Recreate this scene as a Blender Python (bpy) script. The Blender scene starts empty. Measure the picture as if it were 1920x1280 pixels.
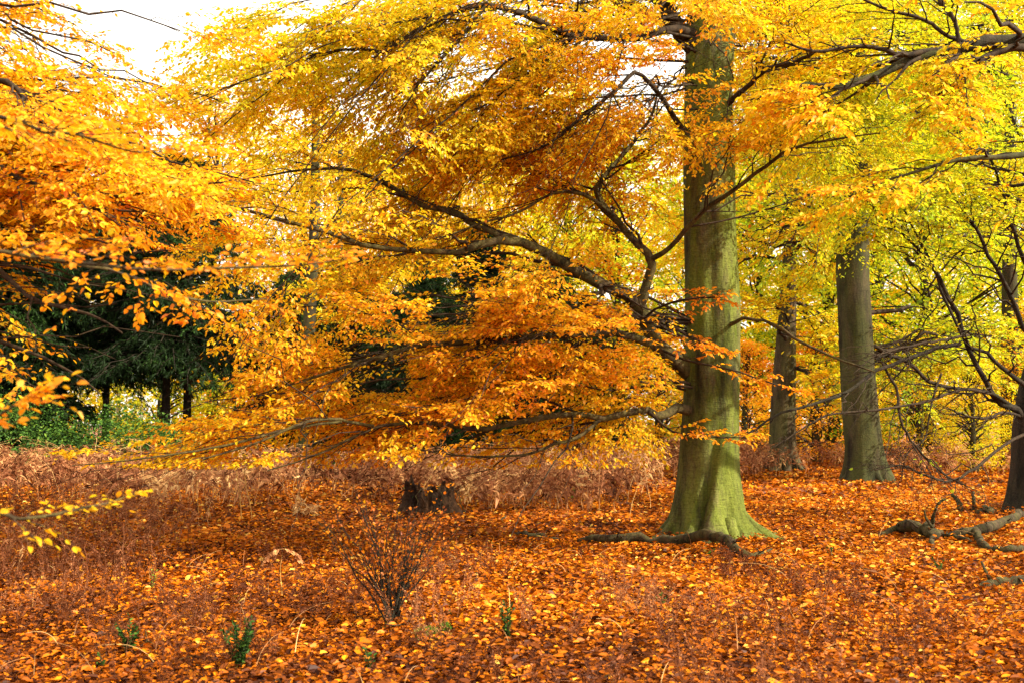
import bpy, math, random
import numpy as np
from mathutils import Vector
R = math.radians
rng = np.random.default_rng(7)
random.seed(7)

# ------------------------------------------------------------------ camera, world, sun, exposure
scene = bpy.context.scene
F = 2133.0                                   # focal length in photo pixels (40 mm)
CAMZ = 1.5
PITCH = math.atan(150 / F)
cam_d = bpy.data.cameras.new('camera'); cam = bpy.data.objects.new('camera', cam_d)
scene.collection.objects.link(cam); scene.camera = cam
cam_d.sensor_width = 36; cam_d.lens = 36 * F / 1920
cam_d.clip_start = 0.1; cam_d.clip_end = 2000
cam.location = (0, 0, CAMZ); cam.rotation_euler = (R(90) + PITCH, 0, 0)
cam_d.dof.use_dof = True; cam_d.dof.focus_distance = 14.5; cam_d.dof.aperture_fstop = 3.6

SUN_AZ, SUN_EL = R(-18), R(35)               # azimuth from +X (picture right), negative = towards the camera
w = bpy.data.worlds.new('World'); scene.world = w; w.use_nodes = True
nt = w.node_tree; nt.nodes.clear()
wo = nt.nodes.new('ShaderNodeOutputWorld'); bg = nt.nodes.new('ShaderNodeBackground')
sky = nt.nodes.new('ShaderNodeTexSky'); sky.sky_type = 'NISHITA'; sky.sun_disc = False
sky.sun_elevation = SUN_EL; sky.sun_rotation = R(90) - SUN_AZ
sky.dust_density = 6.0; sky.air_density = 1.3; sky.ozone_density = 0.6
cl = nt.nodes.new('ShaderNodeMix'); cl.data_type = 'RGBA'          # thin white cloud over the blue
cl.inputs[0].default_value = 0.7; cl.inputs[7].default_value = (11.5, 10.8, 9.6, 1)
nt.links.new(sky.outputs[0], cl.inputs[6])
nt.links.new(cl.outputs[2], bg.inputs[0]); bg.inputs[1].default_value = 0.115
nt.links.new(bg.outputs[0], wo.inputs[0])

sd = bpy.data.lights.new('sun', 'SUN'); sd.energy = 5.0; sd.angle = R(0.5); sd.color = (1.0, 0.91, 0.74)
sun = bpy.data.objects.new('sun', sd); scene.collection.objects.link(sun)
to_sun = Vector((math.cos(SUN_EL) * math.cos(SUN_AZ), math.cos(SUN_EL) * math.sin(SUN_AZ), math.sin(SUN_EL)))
sun.rotation_euler = to_sun.to_track_quat('Z', 'Y').to_euler()
scene.view_settings.view_transform = 'Standard'; scene.view_settings.look = 'None'
scene.view_settings.exposure = 1.15; scene.view_settings.gamma = 1.0
scene.view_settings.use_curve_mapping = False
scene.render.engine = 'CYCLES'
cy = scene.cycles
cy.max_bounces = 12; cy.diffuse_bounces = 10; cy.glossy_bounces = 2; cy.transmission_bounces = 4
cy.caustics_reflective = False; cy.caustics_refractive = False; cy.sample_clamp_indirect = 6
cy.use_denoising = True

# ------------------------------------------------------------------ projection helpers
cp, sp = math.cos(PITCH), math.sin(PITCH)
def P(px, py, Y):
    """photo pixel at distance Y -> world point"""
    u = (640 - py) / F; fy = cp - sp * u; fz = sp + cp * u
    k = Y / fy
    return np.array([(px - 960) / F * k, Y, CAMZ + fz * k])
def proj(p):
    p = np.asarray(p, float); d = p - np.array([0, 0, CAMZ])
    fwd = d[..., 1] * cp + d[..., 2] * sp; up = -d[..., 1] * sp + d[..., 2] * cp
    fw = np.where(fwd > 0.1, fwd, 0.1)
    return 960 + F * d[..., 0] / fw, 640 - F * up / fw, fwd
def gz(x, y):
    return 0.045 * np.sin(x * 0.9 + 1.3) * np.cos(y * 0.7) + 0.03 * np.sin(x * 2.3 + y * 1.7) \
        + 0.10 * np.sin(x * 0.23 + 0.5) * np.sin(y * 0.19 + 1.0) * np.clip((y - 8) / 12, 0, 1)
def G(px, py):
    """photo pixel on the ground -> world point"""
    u = (640 - py) / F; d = np.array([(px - 960) / F, cp - sp * u, sp + cp * u])
    z = 0.0
    for _ in range(4):
        k = (z - CAMZ) / d[2]; q = d * k; z = float(gz(q[0], q[1]))
    return np.array([q[0], q[1], z])
def U(a, b, n=None): return rng.uniform(a, b, n)
def nrm(v): return v / np.maximum(np.linalg.norm(v, axis=-1, keepdims=True), 1e-9)
UP = np.array([0, 0, 1.0])

# ------------------------------------------------------------------ object helpers
def link(o, parent=None):
    scene.collection.objects.link(o)
    if parent is not None: o.parent = parent
    return o
def tag(o, label=None, cat=None, group=None, kind=None):
    if label: o['label'] = label
    if cat: o['category'] = cat
    if group: o['group'] = group
    if kind: o['kind'] = kind
    return o
def thing(name, loc, label, cat, group=None, rz=0):
    o = link(bpy.data.objects.new(name, None)); o.location = [float(c) for c in loc]; o.rotation_euler[2] = rz
    o.empty_display_size = 0.3
    return tag(o, label, cat, group)

class Geo:
    """collects quads with a material index and a per-face colour vector"""
    def __init__(s): s.v = []; s.f = []; s.m = []; s.c = []; s.n = 0; s.sm = []
    def add(s, v, f, mat=0, col=None, smooth=False):
        v = np.asarray(v, np.float32).reshape(-1, 3); f = np.asarray(f, np.int64).reshape(-1, 4)
        if not len(f): return
        s.v.append(v); s.f.append(f + s.n); s.n += len(v)
        s.m.append(np.full(len(f), mat, np.int32)); s.sm.append(np.full(len(f), smooth, bool))
        if col is None: col = np.zeros((len(f), 3), np.float32)
        s.c.append(np.asarray(col, np.float32).reshape(-1, 3))
    def mesh(s, name, mats, origin=(0, 0, 0)):
        v = np.concatenate(s.v) - np.asarray(origin, np.float32); f = np.concatenate(s.f)
        me = bpy.data.meshes.new(name)
        me.vertices.add(len(v)); me.vertices.foreach_set('co', v.astype(np.float32).ravel())
        me.loops.add(len(f) * 4); me.loops.foreach_set('vertex_index', f.astype(np.int32).ravel())
        me.polygons.add(len(f)); me.polygons.foreach_set('loop_start', np.arange(0, len(f) * 4, 4, dtype=np.int32))
        me.polygons.foreach_set('material_index', np.concatenate(s.m))
        me.polygons.foreach_set('use_smooth', np.concatenate(s.sm))
        a = me.attributes.new('tone', 'FLOAT_VECTOR', 'FACE'); a.data.foreach_set('vector', np.concatenate(s.c).ravel())
        for m in mats: me.materials.append(m)
        me.update()
        return me
    def build(s, name, mats, parent=None, origin=(0, 0, 0)):
        if not s.f: return None
        return link(bpy.data.objects.new(name, s.mesh(name, mats, origin)), parent)

def tubes(pts, rad, sides=6):
    """pts (n,k,3), rad (n,k) -> verts, quads"""
    n, k, _ = pts.shape
    T = nrm(np.gradient(pts, axis=1))
    ref = np.where(np.abs(T[..., 2:3]) > 0.9, np.array([1.0, 0, 0]), UP)
    A = nrm(np.cross(T, ref)); B = np.cross(T, A)
    th = np.arange(sides) * 2 * math.pi / sides
    ring = A[:, :, None] * np.cos(th)[None, None, :, None] + B[:, :, None] * np.sin(th)[None, None, :, None]
    v = pts[:, :, None] + ring * rad[:, :, None, None]
    i = np.arange(n)[:, None, None]; j = np.arange(k - 1)[None, :, None]; s = np.arange(sides)[None, None, :]
    s2 = (s + 1) % sides
    b = (i * k + j) * sides
    f = np.stack([b + s, b + s2, b + sides + s2, b + sides + s], -1)
    return v.reshape(-1, 3), f.reshape(-1, 4)

def smooth_path(pts, rad, k):
    """Catmull-Rom resample of a hand-drawn path"""
    pts = np.asarray(pts, float); rad = np.asarray(rad, float)
    q = np.vstack([2 * pts[0] - pts[1], pts, 2 * pts[-1] - pts[-2]])
    t = np.linspace(0, len(pts) - 1 - 1e-6, k); i = t.astype(int); u = (t - i)[:, None]
    p0, p1, p2, p3 = q[i], q[i + 1], q[i + 2], q[i + 3]
    out = 0.5 * ((2 * p1) + (-p0 + p2) * u + (2 * p0 - 5 * p1 + 4 * p2 - p3) * u ** 2 + (-p0 + 3 * p1 - 3 * p2 + p3) * u ** 3)
    return out, np.interp(t, np.arange(len(rad)), rad)

def sample(pts, t):
    """pts (n,k,3), t (n,m) in 0..1 -> positions and tangents (n,m,3)"""
    n, k, _ = pts.shape
    x = np.clip(t, 0, 0.9999) * (k - 1); i = x.astype(int); u = (x - i)[..., None]
    idx = np.arange(n)[:, None]
    a, b = pts[idx, i], pts[idx, i + 1]
    return a * (1 - u) + b * u, nrm(b - a)

def grow(pts, rad, m, t0, t1, length, ang, k=5, droop=0.0, lift=0.0, rfrac=0.55, rmin=0.0015, wig=0.06, fall=0.55, flat=0.25):
    """m side shoots per parent, alternating left and right in the flat plane of a beech spray"""
    n = len(pts)
    j = np.arange(m)[None, :]
    t = t0 + (t1 - t0) * (j + U(0.1, 0.9, (n, m))) / m
    p, T = sample(pts, t)
    x = np.clip(t, 0, 0.999) * (rad.shape[1] - 1); i = x.astype(int)
    r0 = rad[np.arange(n)[:, None], i]
    side = np.where((j + rng.integers(0, 2, (n, 1))) % 2 == 0, 1.0, -1.0)
    S = nrm(np.cross(T, UP) + 1e-4) * side[..., None]
    a = np.radians(ang) * U(0.7, 1.25, (n, m))
    D = T * np.cos(a)[..., None] + S * np.sin(a)[..., None] + UP * (lift + rng.normal(0, flat, (n, m)))[..., None]
    D = nrm(D)
    L = length * (1 - fall * (t - t0) / max(t1 - t0, 1e-3)) * U(0.6, 1.25, (n, m))
    s = np.linspace(0, 1, k)
    bend = T * 0.25 + rng.normal(0, 0.12, (n, m, 3))
    q = p[:, :, None] + L[:, :, None, None] * (D[:, :, None] * s[None, None, :, None] + bend[:, :, None] * (s ** 2)[None, None, :, None])
    q[..., 2] -= droop * (L ** 1.3)[:, :, None] * (s ** 2)
    q[:, :, 1:-1] += rng.normal(0, 1, (n, m, k - 2, 3)) * (wig * L)[:, :, None, None] * 0.35
    rr = np.maximum(r0 * rfrac, rmin)
    rad2 = rr[:, :, None] * (1 - 0.75 * s)[None, None, :]
    return q.reshape(n * m, k, 3), np.maximum(rad2, rmin * 0.6).reshape(n * m, k)

def leaf_quads(g, pos, d, nr, L, W, tone, mat=0, curl=0.12, simple=False):
    """beech leaves: pointed ovals folded along the midrib (or plain diamonds far away)"""
    n = len(pos)
    if n == 0: return
    nr = nrm(nr - d * (nr * d).sum(-1, keepdims=True)); b = np.cross(nr, d)
    L = np.broadcast_to(L, (n,))[:, None]; W = np.broadcast_to(W, (n,))[:, None]
    if simple:
        v = np.stack([pos, pos + d * L * .45 - b * W * .5 + nr * L * .06, pos + d * L - nr * L * curl, pos + d * L * .45 + b * W * .5 + nr * L * .06], 1)
        f = np.arange(n)[:, None] * 4 + np.arange(4)
        g.add(v, f, mat, tone); return
    h = nr * L * U(0.03, 0.16, (n, 1)); cu = U(-0.5, 1.6, (n, 1)) * curl
    v = np.stack([pos, pos + d * L * .27 - b * W * .43 + h, pos + d * L * .66 - b * W * .40 + h * .8 - nr * L * cu * .4, pos + d * L - nr * L * cu,
                  pos + d * L * .66 + b * W * .40 + h * .8 - nr * L * cu * .4, pos + d * L * .27 + b * W * .43 + h], 1)
    i = np.arange(n)[:, None] * 6
    f = np.stack([i + np.array([0, 1, 2, 3]), i + np.array([0, 3, 4, 5])], 1)
    g.add(v, f, mat, np.repeat(tone, 2, axis=0))

def lf_noise(p, s, seed):
    """cheap smooth 3D noise about -1..1"""
    r = np.random.default_rng(seed); o = 0
    for _ in range(5):
        k = r.normal(0, 1, 3) / s; ph = r.uniform(0, 6.28)
        o = o + np.sin(p @ k + ph)
    return o / 2.6

def leaves_on(g, pts, m, L, tone_fn, mat=0, tilt=0.42, keep=None, ang=52, simple=False, t0=0.12):
    n = len(pts)
    j = np.arange(m)[None, :]
    t = t0 + (1 - t0) * (j + U(0.2, 0.8, (n, m))) / m
    p, T = sample(pts, t)
    side = np.where(j % 2 == 0, 1.0, -1.0) * np.ones((n, 1))
    S = nrm(np.cross(T, UP) + 1e-4) * side[..., None]
    a = np.radians(ang) * U(0.5, 1.35, (n, m))
    a[:, -1] *= 0.15
    D = T * np.cos(a)[..., None] + S * np.sin(a)[..., None]; D[..., 2] -= U(0.0, 0.45, (n, m))
    D = nrm(D + rng.normal(0, 0.15, D.shape)).reshape(-1, 3)
    N = nrm(UP + rng.normal(0, tilt, (n * m, 3)))
    p = p.reshape(-1, 3)
    if keep is not None:
        kk = keep(p); p, D, N = p[kk], D[kk], N[kk]
    Ls = L * U(0.65, 1.2, len(p))
    leaf_quads(g, p, D, N, Ls, Ls * U(.55, .72, len(p)), tone_fn(p), mat, simple=simple)

# ------------------------------------------------------------------ materials
def new_mat(name):
    m = bpy.data.materials.new(name); m.use_nodes = True; n = m.node_tree; n.nodes.clear()
    return m, n, n.nodes.new('ShaderNodeOutputMaterial')
def ramp(nt, stops, fac=None):
    r = nt.nodes.new('ShaderNodeValToRGB'); e = r.color_ramp.elements
    while len(e) < len(stops): e.new(0.5)
    for el, (p, c) in zip(e, stops): el.position = p; el.color = (*c, 1)
    if fac is not None: nt.links.new(fac, r.inputs[0])
    return r
def math_node(nt, op, a, b=None):
    m = nt.nodes.new('ShaderNodeMath'); m.operation = op
    for i, x in enumerate((a, b)):
        if x is None: continue
        if isinstance(x, (int, float)): m.inputs[i].default_value = x
        else: nt.links.new(x, m.inputs[i])
    return m.outputs[0]
LEAF_STOPS = [(0.0, (0.06, 0.13, 0.012)), (0.15, (0.30, 0.46, 0.012)), (0.32, (0.74, 0.72, 0.014)), (0.5, (0.92, 0.60, 0.010)),
              (0.68, (0.92, 0.36, 0.007)), (0.84, (0.76, 0.19, 0.008)), (1.0, (0.30, 0.065, 0.012))]
def leaf_material(name, stops=LEAF_STOPS, trans=0.55, rough=0.5, use_obj=False, gloss=0.02):
    m, n, out = new_mat(name)
    at = n.nodes.new('ShaderNodeAttribute'); at.attribute_name = 'tone'
    sx = n.nodes.new('ShaderNodeSeparateXYZ'); n.links.new(at.outputs['Vector'], sx.inputs[0])
    hue = sx.outputs[0]
    if use_obj:
        oi = n.nodes.new('ShaderNodeObjectInfo'); sc_ = n.nodes.new('ShaderNodeSeparateColor'); n.links.new(oi.outputs['Color'], sc_.inputs[0])
        hue = math_node(n, 'ADD', hue, math_node(n, 'SUBTRACT', sc_.outputs[0], 0.5))
    r = ramp(n, stops, hue)
    mul = n.nodes.new('ShaderNodeVectorMath'); mul.operation = 'SCALE'
    n.links.new(r.outputs[0], mul.inputs[0]); n.links.new(sx.outputs[1], mul.inputs['Scale'])
    d = n.nodes.new('ShaderNodeBsdfDiffuse'); t = n.nodes.new('ShaderNodeBsdfTranslucent')
    n.links.new(mul.outputs[0], d.inputs[0]); n.links.new(mul.outputs[0], t.inputs[0])
    mx = n.nodes.new('ShaderNodeMixShader'); mx.inputs[0].default_value = trans
    n.links.new(d.outputs[0], mx.inputs[1]); n.links.new(t.outputs[0], mx.inputs[2])
    gl = n.nodes.new('ShaderNodeBsdfGlossy'); gl.inputs['Roughness'].default_value = rough
    m2 = n.nodes.new('ShaderNodeMixShader'); m2.inputs[0].default_value = gloss
    n.links.new(mx.outputs[0], m2.inputs[1]); n.links.new(gl.outputs[0], m2.inputs[2])
    n.links.new(m2.outputs[0], out.inputs[0])
    return m
def bark_material(name, base, dark, algae, amount, scale=1.0, bump=0.4, vert=0.25, seed=0.0, rings=0.0):
    m, n, out = new_mat(name)
    bs = n.nodes.new('ShaderNodeBsdfPrincipled'); bs.inputs['Roughness'].default_value = 0.85; bs.inputs['Specular IOR Level'].default_value = 0.15
    tc = n.nodes.new('ShaderNodeTexCoord')
    mp = n.nodes.new('ShaderNodeMapping'); mp.inputs['Scale'].default_value = (1, 1, vert); mp.inputs['Location'].default_value = (seed, seed * 2, seed)
    n.links.new(tc.outputs['Object'], mp.inputs[0])
    def noise(sc, det=8, src=None, rough=.6):
        k = n.nodes.new('ShaderNodeTexNoise'); k.inputs['Scale'].default_value = sc; k.inputs['Detail'].default_value = det
        k.inputs['Roughness'].default_value = rough
        n.links.new(src or mp.outputs[0], k.inputs[0]); return k.outputs[0]
    r1 = ramp(n, [(0.3, dark), (0.62, base)], noise(5 * scale))
    al = ramp(n, [(0.5 - amount * .30, (0, 0, 0)), (0.62 - amount * .2, (1, 1, 1))], noise(2.2 * scale, 10, None, .7))
    mix = n.nodes.new('ShaderNodeMix'); mix.data_type = 'RGBA'
    n.links.new(math_node(n, 'MULTIPLY', al.outputs[0], min(1, amount * 1.1)), mix.inputs[0]); n.links.new(r1.outputs[0], mix.inputs[6]); mix.inputs[7].default_value = (*algae, 1)
    # small dark flecks and horizontal scars of beech bark
    mp2 = n.nodes.new('ShaderNodeMapping'); mp2.inputs['Scale'].default_value = (3, 3, 22); n.links.new(tc.outputs['Object'], mp2.inputs[0])
    fl = ramp(n, [(0.30, (.45, .42, .38)), (0.44, (1, 1, 1))], noise(2.0 * scale, 5, mp2.outputs[0]))
    mm = n.nodes.new('ShaderNodeMix'); mm.data_type = 'RGBA'; mm.blend_type = 'MULTIPLY'; mm.inputs[0].default_value = 0.8
    n.links.new(mix.outputs[2], mm.inputs[6]); n.links.new(fl.outputs[0], mm.inputs[7])
    mp3 = n.nodes.new('ShaderNodeMapping'); mp3.inputs['Scale'].default_value = (1, 1, .22); mp3.inputs['Location'].default_value = (seed + 3, 1, seed); n.links.new(tc.outputs['Object'], mp3.inputs[0])
    stn = ramp(n, [(0.38, (.16, .15, .12)), (0.50, (.80, .80, .75)), (0.66, (1.25, 1.22, 1.15))], noise(3.0 * scale, 12, mp3.outputs[0], .75))
    fine = ramp(n, [(0.35, (.55, .54, .50)), (0.6, (1.2, 1.2, 1.15))], noise(38 * scale, 6, tc.outputs['Object'], .7))
    m5 = n.nodes.new('ShaderNodeMix'); m5.data_type = 'RGBA'; m5.blend_type = 'MULTIPLY'; m5.inputs[0].default_value = 0.7
    n.links.new(mm.outputs[2], m5.inputs[6]); n.links.new(fine.outputs[0], m5.inputs[7]); mm = m5
    m4 = n.nodes.new('ShaderNodeMix'); m4.data_type = 'RGBA'; m4.blend_type = 'MULTIPLY'; m4.inputs[0].default_value = 0.85
    n.links.new(mm.outputs[2], m4.inputs[6]); n.links.new(stn.outputs[0], m4.inputs[7])
    n.links.new(m4.outputs[2], bs.inputs['Base Color'])
    bp = n.nodes.new('ShaderNodeBump'); bp.inputs['Strength'].default_value = bump; bp.inputs['Distance'].default_value = 0.03
    hs = math_node(n, 'ADD', noise(26 * scale), math_node(n, 'MULTIPLY', noise(4 * scale, 6, mp2.outputs[0]), 0.6))
    n.links.new(hs, bp.inputs['Height']); n.links.new(bp.outputs[0], bs.inputs['Normal'])
    n.links.new(bs.outputs[0], out.inputs[0])
    return m

M_leaf = leaf_material('autumn_leaf')
M_farleaf = leaf_material('distant_autumn_leaf', use_obj=True)
M_litter = leaf_material('fallen_leaf', trans=0.12, gloss=0.012, stops=[(0.0, (0.04, 0.009, 0.003)), (0.25, (0.12, 0.030, 0.005)), (0.5, (0.41, 0.100, 0.004)),
                                                          (0.74, (0.76, 0.215, 0.005)), (0.9, (0.86, 0.345, 0.010)), (1.0, (0.82, 0.50, 0.09))])
M_bracken = leaf_material('dead_bracken_frond', trans=0.2, gloss=0.005, stops=[(0.0, (0.06, 0.018, 0.008)), (0.3, (0.17, 0.055, 0.020)), (0.5, (0.30, 0.115, 0.050)), (0.72, (0.50, 0.23, 0.09)), (1.0, (0.76, 0.50, 0.20))])
M_green = leaf_material('green_leaf', trans=0.3, gloss=0.008, stops=[(0.0, (0.004, 0.010, 0.003)), (0.4, (0.018, 0.040, 0.009)), (0.7, (0.07, 0.17, 0.025)), (1.0, (0.34, 0.50, 0.05))])
M_bark = bark_material('beech_bark', (0.125, 0.102, 0.052), (0.024, 0.020, 0.009), (0.165, 0.235, 0.008), 0.45, 1.0, 0.8, 0.3)
M_bark_grey = bark_material('grey_beech_bark', (0.070, 0.053, 0.030), (0.022, 0.017, 0.010), (0.055, 0.075, 0.008), 0.4, 0.8, 0.5, 0.25, 3.0)
M_bark_brown = bark_material('brown_bark', (0.11, 0.075, 0.045), (0.035, 0.024, 0.016), (0.10, 0.13, 0.02), 0.3, 1.2, 0.9, 0.2, 8.0)
M_bark_dark = bark_material('dark_bark', (0.05, 0.036, 0.026), (0.02, 0.015, 0.012), (0.03, 0.04, 0.01), 0.2, 1.5, 1.0, 0.2, 5.0)
M_limb = bark_material('limb_bark', (0.10, 0.068, 0.034), (0.025, 0.016, 0.010), (0.13, 0.12, 0.02), 0.35, 2.5, 0.6, 1.0, 2.0)
M_twig = bark_material('twig_bark', (0.055, 0.034, 0.021), (0.025, 0.016, 0.010), (0.10, 0.09, 0.03), 0.1, 5, 0.2, 1.0, 2.0)
M_dead = bark_material('dead_wood', (0.12, 0.080, 0.048), (0.03, 0.019, 0.012), (0.11, 0.12, 0.02), 0.35, 3.0, 1.0, 1.0, 6.0)
M_stump = bark_material('rotten_wood', (0.075, 0.034, 0.015), (0.016, 0.008, 0.004), (0.04, 0.035, 0.008), 0.02, 2.5, 1.0, .4, 6.0)
M_birch = bark_material('birch_bark', (0.75, 0.72, 0.66), (0.30, 0.27, 0.22), (0.4, 0.4, 0.3), 0.1, 2.0, 0.3, 1.0, 6.0)
M_stalk = bark_material('dry_stalk', (0.75, 0.42, 0.12), (0.45, 0.22, 0.07), (0.5, 0.4, 0.1), 0.1, 3.0, 0.2, 1.0, 6.0)
M_moss = bark_material('moss', (0.14, 0.22, 0.012), (0.04, 0.07, 0.008), (0.22, 0.34, 0.015), 0.6, 9.0, 1.0, 1.0, 6.0)

# ------------------------------------------------------------------ ground
def build_ground():
    xs = np.concatenate([np.linspace(-400, -40, 20)[:-1], np.linspace(-40, 40, 320), np.linspace(40, 400, 20)[1:]])
    ys = np.concatenate([np.linspace(-60, 2, 20)[:-1], np.linspace(2, 50, 260), np.linspace(50, 500, 30)[1:]])
    X, Y = np.meshgrid(xs, ys); Z = gz(X, Y)
    v = np.stack([X, Y, Z], -1).reshape(-1, 3)
    nx, ny = len(xs), len(ys)
    i, j = np.meshgrid(np.arange(nx - 1), np.arange(ny - 1)); b = (j * nx + i).ravel()
    f = np.stack([b, b + 1, b + nx + 1, b + nx], -1)
    g = Geo(); g.add(v, f, 0, None, True)
    m, n, out = new_mat('woodland_floor')
    bs = n.nodes.new('ShaderNodeBsdfPrincipled'); bs.inputs['Roughness'].default_value = 0.95
    tc = n.nodes.new('ShaderNodeTexCoord')
    vo = n.nodes.new('ShaderNodeTexVoronoi'); vo.inputs['Scale'].default_value = 13
    no = n.nodes.new('ShaderNodeTexNoise'); no.inputs['Scale'].default_value = 0.8; no.inputs['Detail'].default_value = 8
    n.links.new(tc.outputs['Object'], vo.inputs[0]); n.links.new(tc.outputs['Object'], no.inputs[0])
    sc_ = n.nodes.new('ShaderNodeSeparateColor'); n.links.new(vo.outputs['Color'], sc_.inputs[0])
    fac = math_node(n, 'ADD', math_node(n, 'MULTIPLY', sc_.outputs[0], 0.6), math_node(n, 'MULTIPLY', no.outputs[0], 0.4))
    r = ramp(n, [(0.15, (0.035, 0.012, 0.008)), (0.45, (0.13, 0.035, 0.012)), (0.7, (0.36, 0.10, 0.02)), (0.95, (0.55, 0.20, 0.03))], fac)
    n.links.new(r.outputs[0], bs.inputs['Base Color'])
    bp = n.nodes.new('ShaderNodeBump'); bp.inputs['Distance'].default_value = 0.04; bp.inputs['Strength'].default_value = 0.8
    n.links.new(sc_.outputs[1], bp.inputs['Height']); n.links.new(bp.outputs[0], bs.inputs['Normal'])
    n.links.new(bs.outputs[0], out.inputs[0])
    tag(g.build('ground', [m]), kind='structure')
build_ground()

def scatter(y0, y1, dens, margin=1.25, xmin=None):
    """random ground points inside the widened view wedge"""
    hw = 960 / F * margin
    n = int(dens * hw * (y1 * y1 - y0 * y0))
    y = np.sqrt(U(y0 * y0, y1 * y1, n)); x = U(-1, 1, n) * (y * hw + 0.6)
    return x, y
def build_litter():
    g = Geo()
    for y0, y1, dens, L in ((3.0, 9, 1900, .054), (9, 15, 1150, .060), (15, 24, 600, .078), (24, 46, 170, .13)):
        x, y = scatter(y0, y1, dens)
        n = len(x); lay = U(0, 1, n)
        z = gz(x, y) + 0.004 + 0.035 * lay ** 2 + 0.02
        a = U(0, 6.283, n); tl = rng.normal(0, 0.22, n)
        d = nrm(np.stack([np.cos(a), np.sin(a), tl], -1))
        N = nrm(UP + rng.normal(0, 0.42, (n, 3)))
        p = np.stack([x, y, z + 0.012], -1)
        hue = 0.46 + 0.20 * rng.normal(0, 1, n) + 0.10 * lf_noise(p, 1.6, 3) + 0.09 * lf_noise(p, .25, 4) + 0.10 * lay - 0.05
        hue = np.where(U(0, 1, n) < 0.04, U(0.85, 1, n), hue)
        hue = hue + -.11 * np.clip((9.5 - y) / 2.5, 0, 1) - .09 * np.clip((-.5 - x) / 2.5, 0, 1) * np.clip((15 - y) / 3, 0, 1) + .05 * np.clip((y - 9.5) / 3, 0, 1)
        Ls = L * np.clip(np.exp(rng.normal(-.12, .28, n)), .35, 1.5)
        tone = np.stack([np.clip(hue, 0.02, 1), U(.66, 1.0, n), np.zeros(n)], -1)
        leaf_quads(g, p, d, N, Ls, Ls * U(.5, .72, n), tone, 0, curl=0.2, simple=(y0 >= 24))
    o = g.build('leaf_litter', [M_litter])
    tag(o, 'thick carpet of orange and rust fallen beech leaves over the woodland floor', 'leaves', kind='stuff')
build_litter()

# ------------------------------------------------------------------ trunks
def trunk_geo(profile, Y, sides=56, rings=110, lobes=7, lobe_amp=0.28, flare_h=0.8, groove=None, rough=0.012, seed=1, top=None, zbase=None):
    """profile rows (py, left px, right px) traced up the trunk at distance Y"""
    r = np.random.default_rng(seed)
    pr = sorted(profile, key=lambda a: -a[0])
    z = []; cx = []; rr = []
    for py, xl, xr in pr:
        a, b = P(xl, py, Y), P(xr, py, Y); z.append((a[2] + b[2]) / 2); cx.append((a[0] + b[0]) / 2); rr.append((b[0] - a[0]) / 2)
    z, cx, rr = map(np.array, (z, cx, rr))
    if top:
        dz = top - z[-1]; sl = (cx[-1] - cx[-3]) / (z[-1] - z[-3])
        z = np.append(z, top); cx = np.append(cx, cx[-1] + sl * dz * 0.5); rr = np.append(rr, rr[-1] * 0.55)
    zb = (zbase if zbase is not None else z[0]) - 0.12
    t = np.linspace(0, 1, rings) ** 1.5
    zz = zb + (z[-1] - zb) * t
    c = np.interp(zz, z, cx); ra = np.interp(zz, z, rr)
    ra = np.convolve(np.pad(ra, 2, 'edge'), np.ones(5) / 5, 'valid'); c = np.convolve(np.pad(c, 2, 'edge'), np.ones(5) / 5, 'valid')
    th = np.linspace(0, 2 * np.pi, sides, endpoint=False)
    Z, TH = np.meshgrid(zz, th, indexing='ij')
    h = Z - z[0]
    amp = lobe_amp * np.exp(-np.maximum(h, 0) / flare_h)
    lob = np.zeros_like(TH)
    az = (np.arange(lobes) + r.uniform(-.3, .3, lobes)) * 2 * np.pi / lobes
    for k in range(lobes):
        dd = np.angle(np.exp(1j * (TH - az[k]))); lob += r.uniform(.6, 1.2) * np.exp(-(dd / (1.9 / lobes)) ** 2)
    lob = lob - 0.62
    rad = ra[:, None] * (1 + amp * lob + 0.02 * np.sin(2 * TH + Z * .7) + 0.018 * np.sin(3 * TH - Z * 1.3 + 1))
    pp = np.stack([np.cos(TH), np.sin(TH), Z * 0.5], -1)
    rad += rough * (lf_noise(pp.reshape(-1, 3), .25, seed).reshape(TH.shape)) + rough * .5 * lf_noise(pp.reshape(-1, 3), .08, seed + 1).reshape(TH.shape)
    if groove:
        for (h0, h1, a0, a1, dep, wd) in groove:
            u = np.clip((h - h0) / (h1 - h0), 0, 1); ag = a0 + (a1 - a0) * u
            dd = np.angle(np.exp(1j * (TH - ag)))
            fade = np.clip((h1 - h) / (h1 - h0) * 1.6, 0, 1) ** .7
            rad -= dep * fade * np.exp(-(dd / wd) ** 2)
            rad += dep * .45 * fade * np.exp(-((dd - wd * 2) / (wd * 1.4)) ** 2)
    X = c[:, None] + rad * np.cos(TH); Yv = Y + rad * np.sin(TH)
    v = np.stack([X, Yv, Z], -1).reshape(-1, 3)
    i = np.arange(rings - 1)[:, None]; s = np.arange(sides)[None]; s2 = (s + 1) % sides
    f = np.stack([i * sides + s, i * sides + s2, (i + 1) * sides + s2, (i + 1) * sides + s], -1)
    g = Geo(); g.add(v, f, 0, None, True)
    center = lambda zq: np.array([np.interp(zq, zz, c), Y, zq])
    radius = lambda zq: np.interp(zq, zz, ra)
    return g, center, radius

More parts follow.
